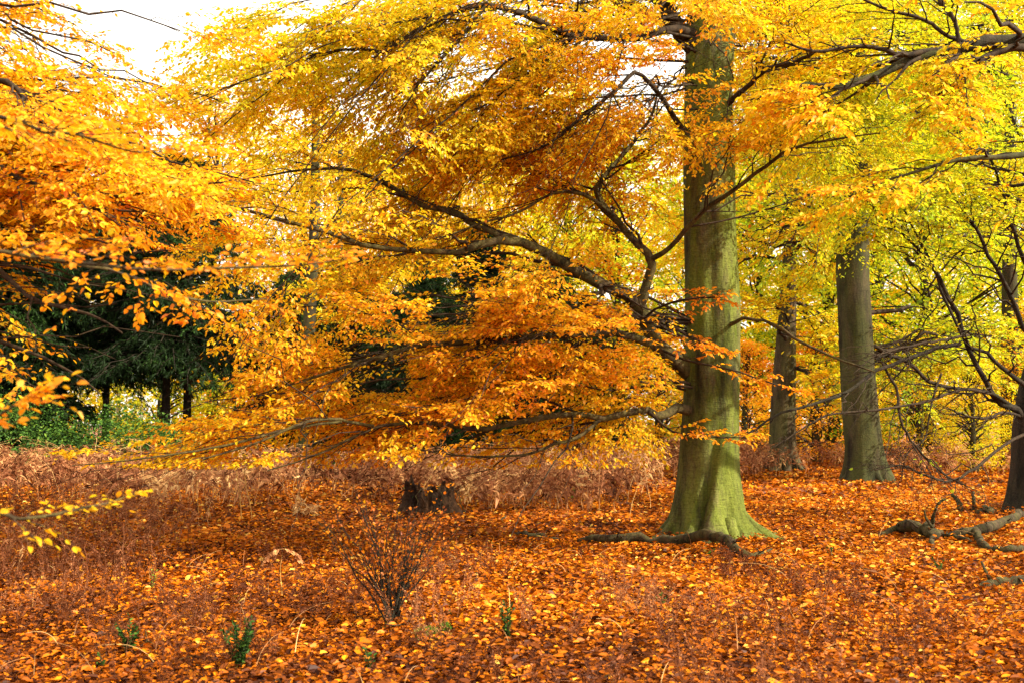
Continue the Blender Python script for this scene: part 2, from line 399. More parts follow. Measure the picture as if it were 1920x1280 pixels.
# ------------------------------------------------------------------ beech foliage
def tone_fn(lo, hi, seed, spread=0.07, zone=None):
    def f(p):
        n = len(p)
        k = lf_noise(p, 0.9, seed) * 0.5 + lf_noise(p, 0.35, seed + 1) * 0.35
        hue = (lo + hi) / 2 + (hi - lo) / 2 * k + rng.normal(0, spread, n)
        if zone is not None: hue = hue + zone(p)
        hue = np.where(U(0, 1, n) < 0.02, hue + 0.25, hue)
        return np.stack([np.clip(hue, 0.03, 1), U(.72, 1.08, n), np.zeros(n)], -1)
    return f
def view_keep(windows, prob=0.0, margin=420, ymax=None):
    """True for points that stay; windows are (x0,y0,x1,y1,nearer-than)"""
    def f(p):
        x, y, d = proj(p)
        k = (x > -margin) & (x < 1920 + margin) & (y > -70) & (d > 0.8) & (p[:, 2] > 0.25)
        for x0, y0, x1, y1, near, pr in windows:
            inside = (x > x0) & (x < x1) & (y > y0) & (y < y1) & (d < near)
            k &= ~(inside & (U(0, 1, len(p)) > pr))
        return k
    return f

def foliate(g, limbs, rads, tone, keep, L=.075, n1=13, l1=1.7, n2=9, l2=.62, n3=5, l3=.2, twig_mat=1, leaf_mat=0, dens=1.0, t0=0.22, droop=.10, gate=None):
    """limb -> side branches -> twigs -> twiglets with leaves; gate drops whole twigs to leave gaps"""
    a, ra = grow(limbs, rads, n1, t0, 1.0, l1, 48, 7, droop=droop, lift=0.05, rfrac=.45, rmin=.004, flat=.22)
    # the limb's own tip carries a spray too
    a_keep = keep(a[:, 3]); a, ra = a[a_keep], ra[a_keep]
    v, f = tubes(a, ra, 5); g.add(v, f, twig_mat, None, True)
    b, rb = grow(a, ra, n2, 0.12, 1.0, l2, 46, 5, droop=.14, rfrac=.5, rmin=.0022, flat=.16)
    kb = keep(b[:, 2])
    if gate is not None: kb &= gate(b[:, 2])
    b, rb = b[kb], rb[kb]
    v, f = tubes(b, rb, 3); g.add(v, f, twig_mat)
    c, rc = grow(b, rb, n3, 0.15, 1.0, l3, 45, 3, droop=.2, rfrac=.6, rmin=.0013, flat=.18)
    v, f = tubes(c, rc, 3); g.add(v, f, twig_mat)
    leaves_on(g, b, max(2, int(7 * dens)), L, tone, leaf_mat, keep=keep)
    leaves_on(g, c, max(2, int(4 * dens)), L, tone, leaf_mat, keep=keep)
    tipsA = a[:, 3:]
    leaves_on(g, tipsA, 5, L, tone, leaf_mat, keep=keep)

def clump_gate(seed, thr, s=0.8, flat=2.2, low=0.0):
    def f(p):
        x_, y_, _ = proj(p); lo_ = thr + low * ((y_ > 430) & (x_ < 1260))
        q = p * np.array([1, 1, flat])
        return (lf_noise(q, s, seed) * .7 + lf_noise(q, s * .45, seed + 5) * .5 + rng.normal(0, .14, len(p))) > lo_
    return f

def traced(path, k=22):
    """path rows (px, py, distance, radius in photo px)"""
    pts = [P(a, b, c) for a, b, c, d in path]; rad = [d * c / F for a, b, c, d in path]
    q, r = smooth_path(pts, rad, k)
    q[1:-1] += rng.normal(0, 1, (k - 2, 3)) * r[1:-1, None] * 0.22
    return q, r
def limb_obj(path_pts, rad, parent, origin, mat, sides=10, name='limb'):
    g = Geo(); v, f = tubes(path_pts[None], rad[None], sides)
    g.add(v, f, 0, None, True)
    return g.build(name, [mat], parent, origin)
def reach(center, zs, target, k=16, rise=0.5, r0=.05, wob=.10):
    """a limb from the trunk out to a target, arching and drooping at its end"""
    s = center(zs); t = np.asarray(target, float); L = np.linalg.norm(t - s)
    mid = s * .45 + t * .55; mid[2] = max(s[2], t[2]) * .6 + mid[2] * .4 + rise * L * .16
    u = np.linspace(0, 1, k)[:, None]
    q = (1 - u) ** 2 * s + 2 * u * (1 - u) * mid + u ** 2 * t
    ph = U(0, 6.28, 3); fr = U(1.2, 2.6, 3)
    q += np.sin(u * fr[None] * 6.28 + ph[None]) * wob * np.sin(u * math.pi) * np.array([1, 1, .8])
    q[1:-1] += rng.normal(0, .03, (k - 2, 3))
    r = r0 * (1 - .86 * u[:, 0]) + .003
    return q, r

# ================================================================== 1. the big beech
YM = 14.5
prof = [(1012, 1224, 1440), (1000, 1238, 1426), (985, 1249, 1409), (965, 1257, 1397), (940, 1262, 1394), (900, 1269, 1387), (850, 1275, 1384), (780, 1281, 1386),
        (700, 1285, 1388), (600, 1285, 1386), (500, 1284, 1382), (400, 1282, 1378), (300, 1282, 1375), (200, 1284, 1374), (100, 1286, 1378), (0, 1290, 1384)]
g, mc, mr = trunk_geo(prof, YM, lobes=9, lobe_amp=.42, flare_h=.20, groove=[(0.0, 1.45, R(-118), R(-82), .14, .12), (0.0, .55, R(-60), R(-66), .05, .10), (0, .45, R(-38), R(-44), .06, .10), (0, .5, R(-150), R(-146), .06, .12), (0, .4, R(-92), R(-90), .04, .08)], seed=4, top=13)
base = G(1335, 1010); base[1] = YM; base[0] = mc(0.3)[0]; base[2] = 0
beech = thing('beech_tree', base, 'tall mossy grey beech with sunlit trunk and long orange sprays sweeping left', 'tree')
g.build('trunk', [M_bark], beech, base)

BEECH_ROOTS = True
hand = {
 'A': [(1320, 715, 14.5, 20), (1285, 690, 14.4, 20), (1245, 652, 14.2, 19), (1210, 605, 14.1, 17), (1195, 575, 14.0, 17), (1150, 545, 13.8, 14), (1080, 505, 13.5, 13), (1020, 470, 13.2, 12), (960, 448, 13.0, 11), (900, 460, 12.8, 10), (850, 472, 12.6, 7), (760, 470, 12.3, 6), (690, 462, 12.1, 6), (610, 437, 12.0, 5), (520, 410, 11.8, 4.2), (410, 380, 11.6, 3), (330, 378, 11.4, 1.6)],
 'A2': [(960, 448, 13.0, 8), (905, 430, 13.1, 7.5), (860, 402, 13.3, 8), (800, 388, 13.5, 7), (760, 368, 13.7, 7), (710, 338, 13.9, 5.5), (640, 316, 14.2, 4), (560, 320, 14.5, 3), (470, 335, 14.8, 1.8)],
 'B': [(1198, 578, 14.0, 13), (1214, 530, 14.0, 11), (1220, 487, 13.9, 11), (1192, 456, 13.9, 9), (1150, 408, 13.9, 8), (1124, 372, 14.0, 8), (1122, 345, 14.1, 6), (1160, 302, 14.3, 5), (1200, 250, 14.6, 4.5), (1225, 210, 14.9, 3.5), (1235, 150, 15.2, 2)],
 'B2': [(1220, 487, 13.9, 7), (1250, 470, 13.7, 6), (1290, 425, 13.4, 6), (1330, 385, 13.2, 5.6), (1385, 350, 13.0, 5), (1435, 312, 12.8, 4.5), (1480, 280, 12.6, 4), (1560, 262, 12.4, 2.5), (1650, 250, 12.3, 1.6)],
 'B3': [(1150, 405, 13.9, 4.5), (1100, 368, 13.7, 4), (1040, 362, 13.5, 3.5), (980, 395, 13.2, 3), (900, 420, 12.9, 2.5), (820, 450, 12.7, 1.5)],
 'C': [(1310, 690, 14.5, 13), (1240, 655, 14.2, 11), (1165, 626, 13.9, 9), (1080, 632, 13.6, 8), (1000, 630, 13.3, 7.5), (900, 641, 13.0, 7), (820, 645, 12.7, 6.5), (760, 655, 12.5, 6), (700, 672, 12.3, 5.5), (640, 690, 12.1, 4), (560, 715, 11.9, 3), (470, 745, 11.7, 1.8)],
 'D': [(1310, 775, 14.4, 13), (1275, 765, 14.2, 12), (1240, 780, 14.0, 10), (1205, 768, 13.8, 8.5), (1130, 780, 13.5, 7.5), (1060, 776, 13.2, 7), (980, 790, 13.0, 6.5), (900, 806, 12.7, 6), (840, 796, 12.5, 5), (770, 792, 12.2, 4.5), (690, 805, 12.0, 3.5), (600, 850, 11.8, 2.5), (500, 882, 11.6, 1.5)],
 'D2': [(1130, 782, 13.5, 5), (1080, 820, 13.2, 4), (1030, 835, 13.0, 3.5), (980, 852, 12.8, 3), (890, 855, 12.6, 2.5), (800, 845, 12.4, 1.5)],
 'D3': [(700, 798, 12.0, 4), (620, 785, 11.6, 4), (560, 795, 11.3, 3.5), (480, 830, 11.0, 2.5), (380, 860, 10.8, 1.6)],
 'D4': [(640, 790, 11.7, 4), (560, 800, 11.4, 3.6), (470, 822, 11.1, 3.2), (380, 842, 10.9, 2.6), (290, 856, 10.7, 2.2), (210, 866, 10.6, 1.6), (135, 872, 10.5, 1)],
 'E': [(1320, 90, 14.5, 16), (1280, 58, 14.3, 12), (1240, 60, 14.1, 9), (1170, 76, 13.9, 7), (1100, 70, 13.7, 8), (1062, 68, 13.5, 8), (1020, 45, 13.3, 7.5), (960, 22, 13.1, 7), (910, 8, 12.9, 7), (870, 18, 12.8, 6), (820, 42, 12.6, 6), (760, 72, 12.4, 5.5), (720, 97, 12.3, 4.5), (660, 92, 12.1, 3.5), (580, 105, 12.0, 2)],
 'E2': [(910, 8, 12.9, 5), (880, 52, 12.7, 4.5), (835, 105, 12.5, 4), (785, 158, 12.3, 3), (760, 200, 12.2, 1.5)],
 'E3': [(1090, 70, 13.7, 5), (1105, 40, 13.9, 4.5), (1125, 0, 14.1, 4), (1140, -70, 14.4, 3)],
 'F': [(1330, 120, 14.5, 26), (1296, 80, 14.45, 22), (1262, 40, 14.4, 17), (1243, -10, 14.3, 15), (1225, -90, 14.1, 13), (1190, -240, 13.9, 10)],
 'H': [(1285, 250, 14.5, 7), (1200, 140, 13.9, 5), (1150, 175, 13.7, 5), (1085, 225, 13.5, 4), (1020, 275, 13.3, 3), (940, 300, 13.0, 1.5)],
 'K': [(1340, 620, 14.5, 7), (1395, 598, 14.0, 4), (1450, 608, 13.8, 3.6), (1500, 640, 13.6, 3.4), (1560, 668, 13.4, 3), (1640, 697, 13.2, 2)],
 'J': [(1340, 215, 14.5, 9), (1400, 165, 14.0, 6), (1440, 128, 13.7, 5.5), (1490, 118, 13.4, 5), (1530, 100, 13.1, 4), (1590, 85, 12.9, 2)],
}
limbs = []
for k_, path in hand.items():
    q, r = traced(path); r = r * (.80 if k_ != 'F' else .9); limbs.append((q, r)); limb_obj(q, r, beech, base, M_limb if k_ not in 'EFJH' else M_twig)
# limbs filling the rest of the tree: (target px, py, distance, start height)
targets = []
def fill_targets(n, x0, x1, y0, y1, d0, d1):
    for _ in range(n):
        px, py, d = random.uniform(x0, x1), random.uniform(y0, y1), random.uniform(d0, d1)
        targets.append((px, py, d))
fill_targets(10, 330, 900, 40, 330, 10.5, 14)
fill_targets(6, 800, 1230, 140, 440, 12, 15)
fill_targets(8, 380, 900, 330, 640, 11, 14)
fill_targets(7, 430, 800, 560, 800, 10.5, 13.5)
fill_targets(6, 250, 700, 760, 860, 10.5, 13.5)
fill_targets(6, 760, 1150, 560, 830, 11.5, 14)
fill_targets(3, 880, 1200, 640, 840, 14, 16)
fill_targets(9, 1420, 1850, -40, 360, 14.5, 19)
fill_targets(5, 1400, 1700, 250, 480, 14.5, 19)
fill_targets(4, 1200, 1450, -80, 330, 11, 13.5)
for px, py, d in targets:
    t = P(px, py, d); dist = math.hypot(t[0] - mc(5)[0], t[1] - YM)
    zs = t[2] + U(-.1, .28) * dist + .3
    zs = float(np.clip(max(zs, 5.4 + U(0, 3.2)), 5.4, 12)) if (zs > 3.6 or px > 1250) else float(np.clip(zs, 1.9, 2.7))
    q, r = reach(mc, zs, t, rise=U(.2, .9), r0=.007 + .0016 * dist)
    # the limb must leave the trunk behind its bark
    limbs.append((q, r)); limb_obj(q, r, beech, base, M_twig, 6)
ML = np.stack([smooth_path(q, r, 16)[0] for q, r in limbs]); MR = np.stack([smooth_path(q, r, 16)[1] for q, r in limbs])
lv = Geo()
main_windows = [(1385, 280, 1540, 720, 14.6, .35), (1268, 375, 1402, 1020, 14.7, .03), (1556, 540, 1690, 920, 40, .05), (1556, 470, 1690, 540, 40, .4), (1425, 640, 1505, 900, 40, .1), (-500, 500, 330, 760, 40, .16),
                (110, 560, 345, 780, 40, .03), (330, 660, 440, 770, 40, .12), (-500, 700, 190, 835, 40, .03), (-500, 0, 110, 190, 40, .6),
                (110, -70, 310, 165, 40, .42), (-500, 875, 2500, 1300, 40, 0.0), (1400, 560, 2400, 1300, 40, .12), (-400, 850, 120, 900, 40, .1),
                (660, 640, 770, 735, 40, .22), (810, 520, 895, 610, 40, .15), (570, 560, 640, 620, 40, .3), (1000, 400, 1130, 450, 40, .5)]
# sprays rarely hang right in front of the main limbs
CELL = 6
gridd = np.zeros((300, 400))
for q, r in [traced(p_, 160) for k_, p_ in hand.items() if k_ not in ('E3', 'K')]:
    X_, Y_, D_ = proj(q)
    for dx in (-7, 0, 7):
        for dy in (-7, 0, 7):
            ix = np.clip(((X_ + dx) / CELL).astype(int), 0, 399); iy = np.clip(((Y_ + dy) / CELL).astype(int), 0, 299)
            gridd[iy, ix] = np.maximum(gridd[iy, ix], D_ + .1)
mk0 = view_keep(main_windows)
def mkeep(p):
    x, y, d = proj(p); ix = (x / CELL).astype(int); iy = (y / CELL).astype(int)
    ok = (ix >= 0) & (ix < 400) & (iy >= 0) & (iy < 300)
    gd = np.where(ok, gridd[np.clip(iy, 0, 299), np.clip(ix, 0, 399)], 0)
    return mk0(p) & ~((d < gd) & (U(0, 1, len(p)) < .80))
def main_zone(p):
    x, y, d = proj(p)
    return -0.15 * np.clip((x - 1300) / 350, 0, 1) + 0.05 * np.clip((900 - x) / 900, 0, 1) + 0.05 * np.clip((y - 450) / 400, -.5, 1)
foliate(lv, ML, MR, tone_fn(.37, .65, 11, zone=main_zone), mkeep, L=.054, n1=18, l1=1.9, n2=12, l2=.60, n3=6, l3=.18, gate=clump_gate(21, -.10, low=.06))
fr = []
for path in ([(1205, 600, 14.0, 3), (1240, 574, 13.6, 2.5), (1295, 560, 13.4, 2), (1352, 558, 13.3, 1.2)], [(1240, 655, 14.0, 3), (1290, 676, 13.6, 2.2), (1370, 692, 13.3, 1.8), (1440, 716, 13.2, 1.4), (1495, 735, 13.1, 1)],
             [(1215, 770, 13.8, 3), (1260, 808, 13.5, 2), (1330, 818, 13.3, 1.5), (1400, 820, 13.2, 1)], [(1250, 610, 14.0, 2.5), (1290, 630, 13.6, 2), (1335, 648, 13.4, 1.2)]):
    q, r = traced(path, 10); fr.append((q, r)); limb_obj(q, r, beech, base, M_twig, 5)
FQ = np.stack([a[0] for a in fr]); FR = np.stack([a[1] for a in fr])
foliate(lv, FQ, FR, tone_fn(.58, .76, 19), view_keep([]), L=.060, n1=9, l1=.42, n2=3, l2=.20, n3=2, l3=.10, dens=.6)
print('main leaves faces', sum(len(a) for a in lv.f))
lv.build('crown', [M_leaf, M_twig], beech, base)

# ================================================================== 2. other beeches with traced branches
def roots(center, radius, n, reach_, r0, parent, origin, mat, seed, a0=0.0):
    r = np.random.default_rng(seed)
    for i in range(n):
        a = a0 + 6.283 * (i + r.uniform(-.28, .28)) / n; L = reach_ * r.uniform(.6, 1.3); t = np.linspace(0, 1, 12)
        bend = r.normal(0, .35); aa = a + bend * t ** 1.5
        d = radius * .62 + (L + radius * .3) * t
        x = center[0] + np.cos(aa) * d; y = center[1] + np.sin(aa) * d
        rad = r0 * r.uniform(.5, 1.3) * (1 - t) ** .8 + .006
        z = gz(x, y) + .30 * (1 - t) ** 3.2 + .015 - t * .06 + r.normal(0, .006, 12)
        q = np.stack([x, y, z], -1)[None]
        v, f = tubes(q, rad[None], 12); v = v + (lf_noise(v, .09, seed + i) * .008)[:, None]
        g = Geo(); g.add(v, f, 0, None, True); g.build('root', [mat], parent, origin)
def plain_trunk(x, y, r, h, mat, parent, origin, lean=0.0, seed=3, flare=.5):
    """a trunk standing at world x, y with flared root lobes"""
    rr = np.random.default_rng(seed)
    k, s = 40, 28
    zz = np.linspace(0, 1, k) ** 1.6 * h - .12
    th = np.linspace(0, 2 * np.pi, s, endpoint=False)
    Z, TH = np.meshgrid(zz, th, indexing='ij')
    ra = r * (1 - .55 * np.clip(zz / h, 0, 1)) * (1 + .9 * np.exp(-np.maximum(zz, 0) / flare))
    lob = sum(np.exp(-(np.angle(np.exp(1j * (TH - a_))) / .32) ** 2) for a_ in np.arange(6) * 1.047 + rr.uniform(-.3, .3, 6)) - .5
    rad = ra[:, None] * (1 + .28 * np.exp(-np.maximum(Z, 0) / flare) * lob + .03 * np.sin(2 * TH + Z))
    rad += r * .05 * lf_noise(np.stack([np.cos(TH), np.sin(TH), Z * .6], -1).reshape(-1, 3), .3, seed).reshape(TH.shape)
    X = x + lean * Z + .08 * np.sin(Z * .5 + seed) + rad * np.cos(TH); Yv = y + rad * np.sin(TH)
    i = np.arange(k - 1)[:, None]; q = np.arange(s)[None]; q2 = (q + 1) % s
    f = np.stack([i * s + q, i * s + q2, (i + 1) * s + q2, (i + 1) * s + q], -1)
    g = Geo(); g.add(np.stack([X, Yv, Z + gz(x, y)], -1), f, 0, None, True)
    g.build('trunk', [mat], parent, origin)
    return lambda z: np.array([x + lean * z, y, z])

roots((mc(.1)[0], YM), .66, 8, .55, .095, beech, base, M_bark, 61, .3)

# ---- the tree whose dark limbs fan out at the right edge
YE = 19.0
eprof = [(962, 1872, 1990), (945, 1884, 1975), (900, 1893, 1965), (850, 1899, 1960), (790, 1902, 1958), (740, 1908, 1960), (680, 1926, 1972), (600, 1948, 1988), (500, 1962, 1996), (200, 1985, 2012), (0, 1995, 2018)]
g, ec, er = trunk_geo(eprof, YE, lobes=6, lobe_amp=.22, flare_h=.4, seed=9, top=12, sides=36, rings=70)
eb = np.array([ec(.3)[0], YE, 0.0])
edge = thing('beech_tree', eb, 'dark beech at the right edge with bare limbs fanning left from a low fork', 'tree')
g.build('trunk', [M_bark_dark], edge, eb)
hand_e = [
 [(1930, 800, 19, 14), (1908, 772, 18.9, 13), (1872, 748, 18.7, 10), (1845, 712, 18.5, 9), (1815, 660, 18.3, 8), (1795, 600, 18.2, 8), (1775, 545, 18.0, 7.5), (1735, 482, 17.8, 6.5), (1695, 440, 17.6, 5.5), (1655, 408, 17.5, 4.5), (1600, 350, 17.3, 3), (1560, 300, 17.1, 2)],
 [(1935, 730, 19, 10), (1905, 712, 18.8, 8), (1872, 682, 18.6, 7), (1845, 658, 18.4, 6), (1812, 646, 18.2, 5), (1770, 560, 18.0, 4.5), (1750, 500, 17.9, 4), (1722, 450, 17.8, 3.5), (1690, 380, 17.6, 2.5), (1650, 300, 17.5, 1.5)],
 [(1820, 626, 18.3, 5), (1790, 634, 18.0, 4.5), (1740, 641, 17.7, 4), (1690, 652, 17.4, 3.5), (1640, 668, 17.1, 2.5), (1600, 700, 16.9, 1.5)],
 [(1940, 745, 19, 9), (1905, 765, 18.9, 8), (1862, 736, 18.5, 6.5), (1800, 728, 18.2, 6), (1745, 718, 17.9, 6), (1720, 695, 17.7, 6), (1690, 672, 17.5, 6), (1655, 668, 17.4, 5), (1642, 678, 17.3, 3)],
 [(1862, 738, 18.5, 5), (1800, 730, 17.9, 5), (1740, 751, 17.5, 4.5), (1650, 768, 17.0, 4), (1560, 776, 16.6, 3.5), (1510, 800, 16.4, 2.5), (1450, 838, 16.2, 1.8)],
 [(1800, 645, 18.0, 7), (1752, 655, 17.7, 7), (1700, 672, 17.3, 6.5), (1640, 695, 17.0, 6), (1590, 735, 16.6, 5.5), (1530, 755, 16.2, 5), (1460, 775, 15.9, 4), (1400, 815, 15.7, 3), (1350, 850, 15.5, 1.6)],
 [(1935, 640, 19, 11), (1912, 598, 18.7, 9), (1885, 535, 18.4, 7.5), (1852, 478, 18.1, 6.5), (1832, 430, 18.0, 5.5), (1802, 392, 17.9, 5), (1770, 362, 17.8, 4), (1720, 340, 17.6, 3)],
 [(1655, 680, 17.4, 5), (1680, 730, 17.3, 5), (1690, 790, 17.2, 4.5), (1712, 830, 17.1, 4), (1750, 872, 17.0, 3.5), (1790, 900, 16.9, 3), (1822, 914, 16.8, 2)],
 [(1940, 800, 19, 6), (1880, 835, 18.3, 5), (1825, 880, 17.9, 5), (1780, 902, 17.6, 4.5), (1735, 890, 17.4, 4), (1690, 872, 17.2, 3), (1640, 880, 17.0, 2)],
 [(1925, 785, 19, 6), (1885, 772, 18.6, 5), (1845, 783, 18.3, 4.5), (1800, 775, 18.1, 3.5), (1775, 762, 18.0, 2)],
 [(1765, 700, 18.0, 4), (1745, 760, 17.6, 3.5), (1735, 820, 17.5, 3), (1700, 850, 17.3, 2.2), (1690, 900, 17.2, 1.5)],
 [(1925, 500, 19, 8), (1895, 420, 18.6, 6), (1870, 330, 18.3, 5), (1830, 240, 18.0, 4), (1800, 150, 17.8, 3), (1790, 60, 17.6, 2)],
 [(1935, 300, 19, 7), (1880, 180, 18.6, 5), (1855, 90, 18.4, 4), (1850, -20, 18.2, 3)]]
EL = []
for path in hand_e:
    q, r = traced(path, 20); r = r * .56; EL.append((q, r)); limb_obj(q, r, edge, eb, M_bark_dark if path[0][3] > 6 else M_twig, 8)
for _ in range(20):
    t = P(U(1420, 2050), U(-60, 480), U(16, 24)); zs = float(np.clip(t[2] + U(-1.5, .5), 2.5, 11))
    q, r = reach(ec, zs, t, rise=U(.2, .8), r0=.035); EL.append((q, r)); limb_obj(q, r, edge, eb, M_twig, 6)
g = Geo()
e_win = [(-500, 0, 1400, 1400, 60, 0), (1556, 550, 1690, 1400, 60, 0.02), (1556, 470, 1690, 550, 60, .35), (1400, 560, 1560, 1400, 60, .10), (1690, 640, 2400, 1400, 60, .10), (1260, -500, 1400, 1400, 60, 0), (1690, 480, 2400, 640, 60, .5)]
EQ = np.stack([smooth_path(q, r, 14)[0] for q, r in EL]); ER = np.stack([smooth_path(q, r, 14)[1] for q, r in EL])
foliate(g, EQ, ER, tone_fn(.18, .44, 31), view_keep(e_win), L=.078, n1=13, l1=1.8, n2=8, l2=.65, n3=4, l3=.2, gate=clump_gate(41, -.15))
a_, ra_ = grow(EQ[:13], ER[:13], 12, .15, 1, 1.1, 42, 8, droop=.12, rfrac=.5, rmin=.004, flat=.35, wig=.12)
kx, ky, kd = proj(a_[:, 4]); ok = (kx > 1395) & (ky > 330); a_, ra_ = a_[ok], ra_[ok]; v, f = tubes(a_, ra_, 5); g.add(v, f, 1, None, True)
b_, rb_ = grow(a_, ra_, 5, .15, 1, .5, 45, 6, droop=.1, rfrac=.5, rmin=.0026, flat=.35, wig=.12); v, f = tubes(b_, rb_, 3); g.add(v, f, 1)
g.build('crown', [M_leaf, M_twig], edge, eb)

# ---- the tree just outside the frame on the right, whose heavy limb crosses the top right corner
ob = np.array([10.0, 13.8, float(gz(10.0, 13.8))])
off = thing('beech_tree', ob, 'beech whose heavy pale limb crosses the top right corner of the picture', 'tree')
oc = plain_trunk(ob[0], ob[1], .30, 9.5, M_bark_grey, off, ob, seed=12)
hand_o = [
 [(2505, 240, 13.8, 26), (2310, 150, 13.0, 22), (2130, 95, 12.4, 18), (1940, 74, 12, 14), (1885, 78, 11.9, 13), (1830, 84, 11.8, 12), (1780, 97, 11.7, 11), (1725, 104, 11.6, 10), (1690, 116, 11.6, 9), (1650, 140, 11.5, 8), (1600, 154, 11.4, 7), (1560, 166, 11.4, 5.5), (1515, 158, 11.3, 4.5), (1465, 170, 11.2, 3), (1400, 190, 11.1, 1.8)],
 [(2100, 80, 12.2, 12), (1960, 84, 12, 9), (1900, 92, 11.9, 8), (1850, 106, 11.8, 6.5), (1812, 132, 11.7, 5), (1790, 160, 11.6, 4), (1760, 184, 11.5, 2.5)],
 [(2100, 60, 12.3, 8), (1900, 90, 12, 5), (1790, 72, 11.8, 4), (1740, 40, 11.7, 3.6), (1670, 20, 11.6, 3), (1600, -8, 11.5, 2.2)],
 [(1790, 98, 11.7, 6), (1740, 96, 11.6, 6), (1690, 104, 11.5, 5.5), (1655, 92, 11.4, 4.5), (1600, 88, 11.3, 3.5), (1530, 97, 11.2, 3), (1470, 80, 11.1, 1.8)],
 [(1800, 92, 11.7, 4), (1790, 40, 11.7, 4), (1760, -5, 11.7, 4), (1750, -90, 11.8, 3)],
 [(1640, 142, 11.5, 4), (1600, 160, 11.2, 3.5), (1570, 175, 11.1, 3), (1540, 200, 11.0, 2)],
 [(2505, 420, 13.8, 16), (2300, 310, 13.0, 12), (2080, 270, 12.2, 9), (1920, 290, 11.7, 6), (1800, 300, 11.4, 4), (1690, 330, 11.2, 2.5), (1600, 360, 11.0, 1.5)]]
OL = []
for path in hand_o:
    q, r = traced(path, 22); OL.append((q, r)); limb_obj(q, r, off, ob, M_bark_grey if path[0][3] > 15 else M_twig, 10)
for _ in range(3):
    t = P(U(1600, 2000), U(-80, 380), U(10.2, 12.5)); q, r = reach(oc, float(np.clip(t[2], 3, 9)), t, r0=.035); OL.append((q, r)); limb_obj(q, r, off, ob, M_twig, 6)
OQ = np.stack([smooth_path(q, r, 14)[0] for q, r in OL]); OR_ = np.stack([smooth_path(q, r, 14)[1] for q, r in OL])
g = Geo()
foliate(g, OQ, OR_, tone_fn(.38, .62, 51), view_keep([(1250, -500, 1400, 1400, 60, .15), (-500, 0, 1250, 1400, 60, 0), (1400, 430, 2400, 1400, 60, 0), (1950, -500, 2500, 1400, 60, .25)]), L=.072, n1=12, l1=1.2, n2=8, l2=.5, n3=4, l3=.17, gate=clump_gate(61, .05))
g.build('crown', [M_leaf, M_twig], off, ob)

# ---- a beech outside the frame on the left; its outer sprays hang across the upper left, close to the camera
lb = np.array([-7.2, 9.5, float(gz(-7.2, 9.5))])
left = thing('beech_tree', lb, 'beech overhanging from the left with deep orange sprays across the upper left', 'tree')
lc = plain_trunk(lb[0], lb[1], .34, 10, M_bark_grey, left, lb, seed=22)
LL = []
hand_l = [
 [(-900, 380, 9.5, 22), (-500, 330, 9, 14), (-100, 300, 8.5, 8), (60, 345, 8.3, 5), (190, 372, 8.1, 3.5), (330, 350, 8, 2.5), (420, 342, 7.9, 1.5)],
 [(-900, 100, 9.5, 20), (-500, 120, 9, 14), (-150, 170, 8.5, 9), (0, 150, 8.3, 6), (55, 195, 8.2, 4), (130, 240, 8.1, 3), (200, 262, 8, 1.6)],
 [(-900, 520, 9.5, 16), (-450, 470, 9, 9), (-80, 470, 8.6, 6), (60, 560, 8.4, 4), (170, 590, 8.3, 2.5), (230, 625, 8.2, 1.5)],
 [(-900, 700, 9.5, 16), (-450, 640, 9, 9), (-120, 620, 8.6, 5), (30, 650, 8.4, 3.5), (140, 700, 8.3, 2), (190, 740, 8.2, 1)]]
for path in hand_l:
    q, r = traced(path, 20); LL.append((q, r)); limb_obj(q, r, left, lb, M_twig, 8)
for _ in range(30):
    t = P(U(-250, 560), U(20, 470), U(8.5, 12.5)); q, r = reach(lc, float(np.clip(t[2] + U(-.6, .8), 1.8, 9)), t, r0=.022, rise=U(.1, .7)); LL.append((q, r)); limb_obj(q, r, left, lb, M_twig, 6)
for _ in range(8):
    t = P(U(-250, 330), U(470, 700), U(8.5, 12)); q, r = reach(lc, float(np.clip(t[2] + U(0, .6), 1.5, 9)), t, r0=.018, rise=U(.1, .4)); LL.append((q, r)); limb_obj(q, r, left, lb, M_twig, 6)
LQ = np.stack([smooth_path(q, r, 14)[0] for q, r in LL]); LR = np.stack([smooth_path(q, r, 14)[1] for q, r in LL])
g = Geo()
foliate(g, LQ, LR, tone_fn(.43, .70, 71), view_keep([(150, 470, 2500, 1400, 60, 0), (-600, 500, 60, 760, 60, .6), (60, 500, 400, 680, 60, .38), (60, 680, 400, 760, 60, .12), (-600, 760, 2500, 1400, 60, 0), (650, -600, 2500, 1400, 60, 0), (100, 0, 320, 175, 60, .5), (-50, 40, 130, 120, 60, .6)]),
        L=.052, n1=16, l1=1.4, n2=11, l2=.5, n3=6, l3=.17, gate=clump_gate(81, -.05))
g.build('crown', [M_leaf, M_twig], left, lb)

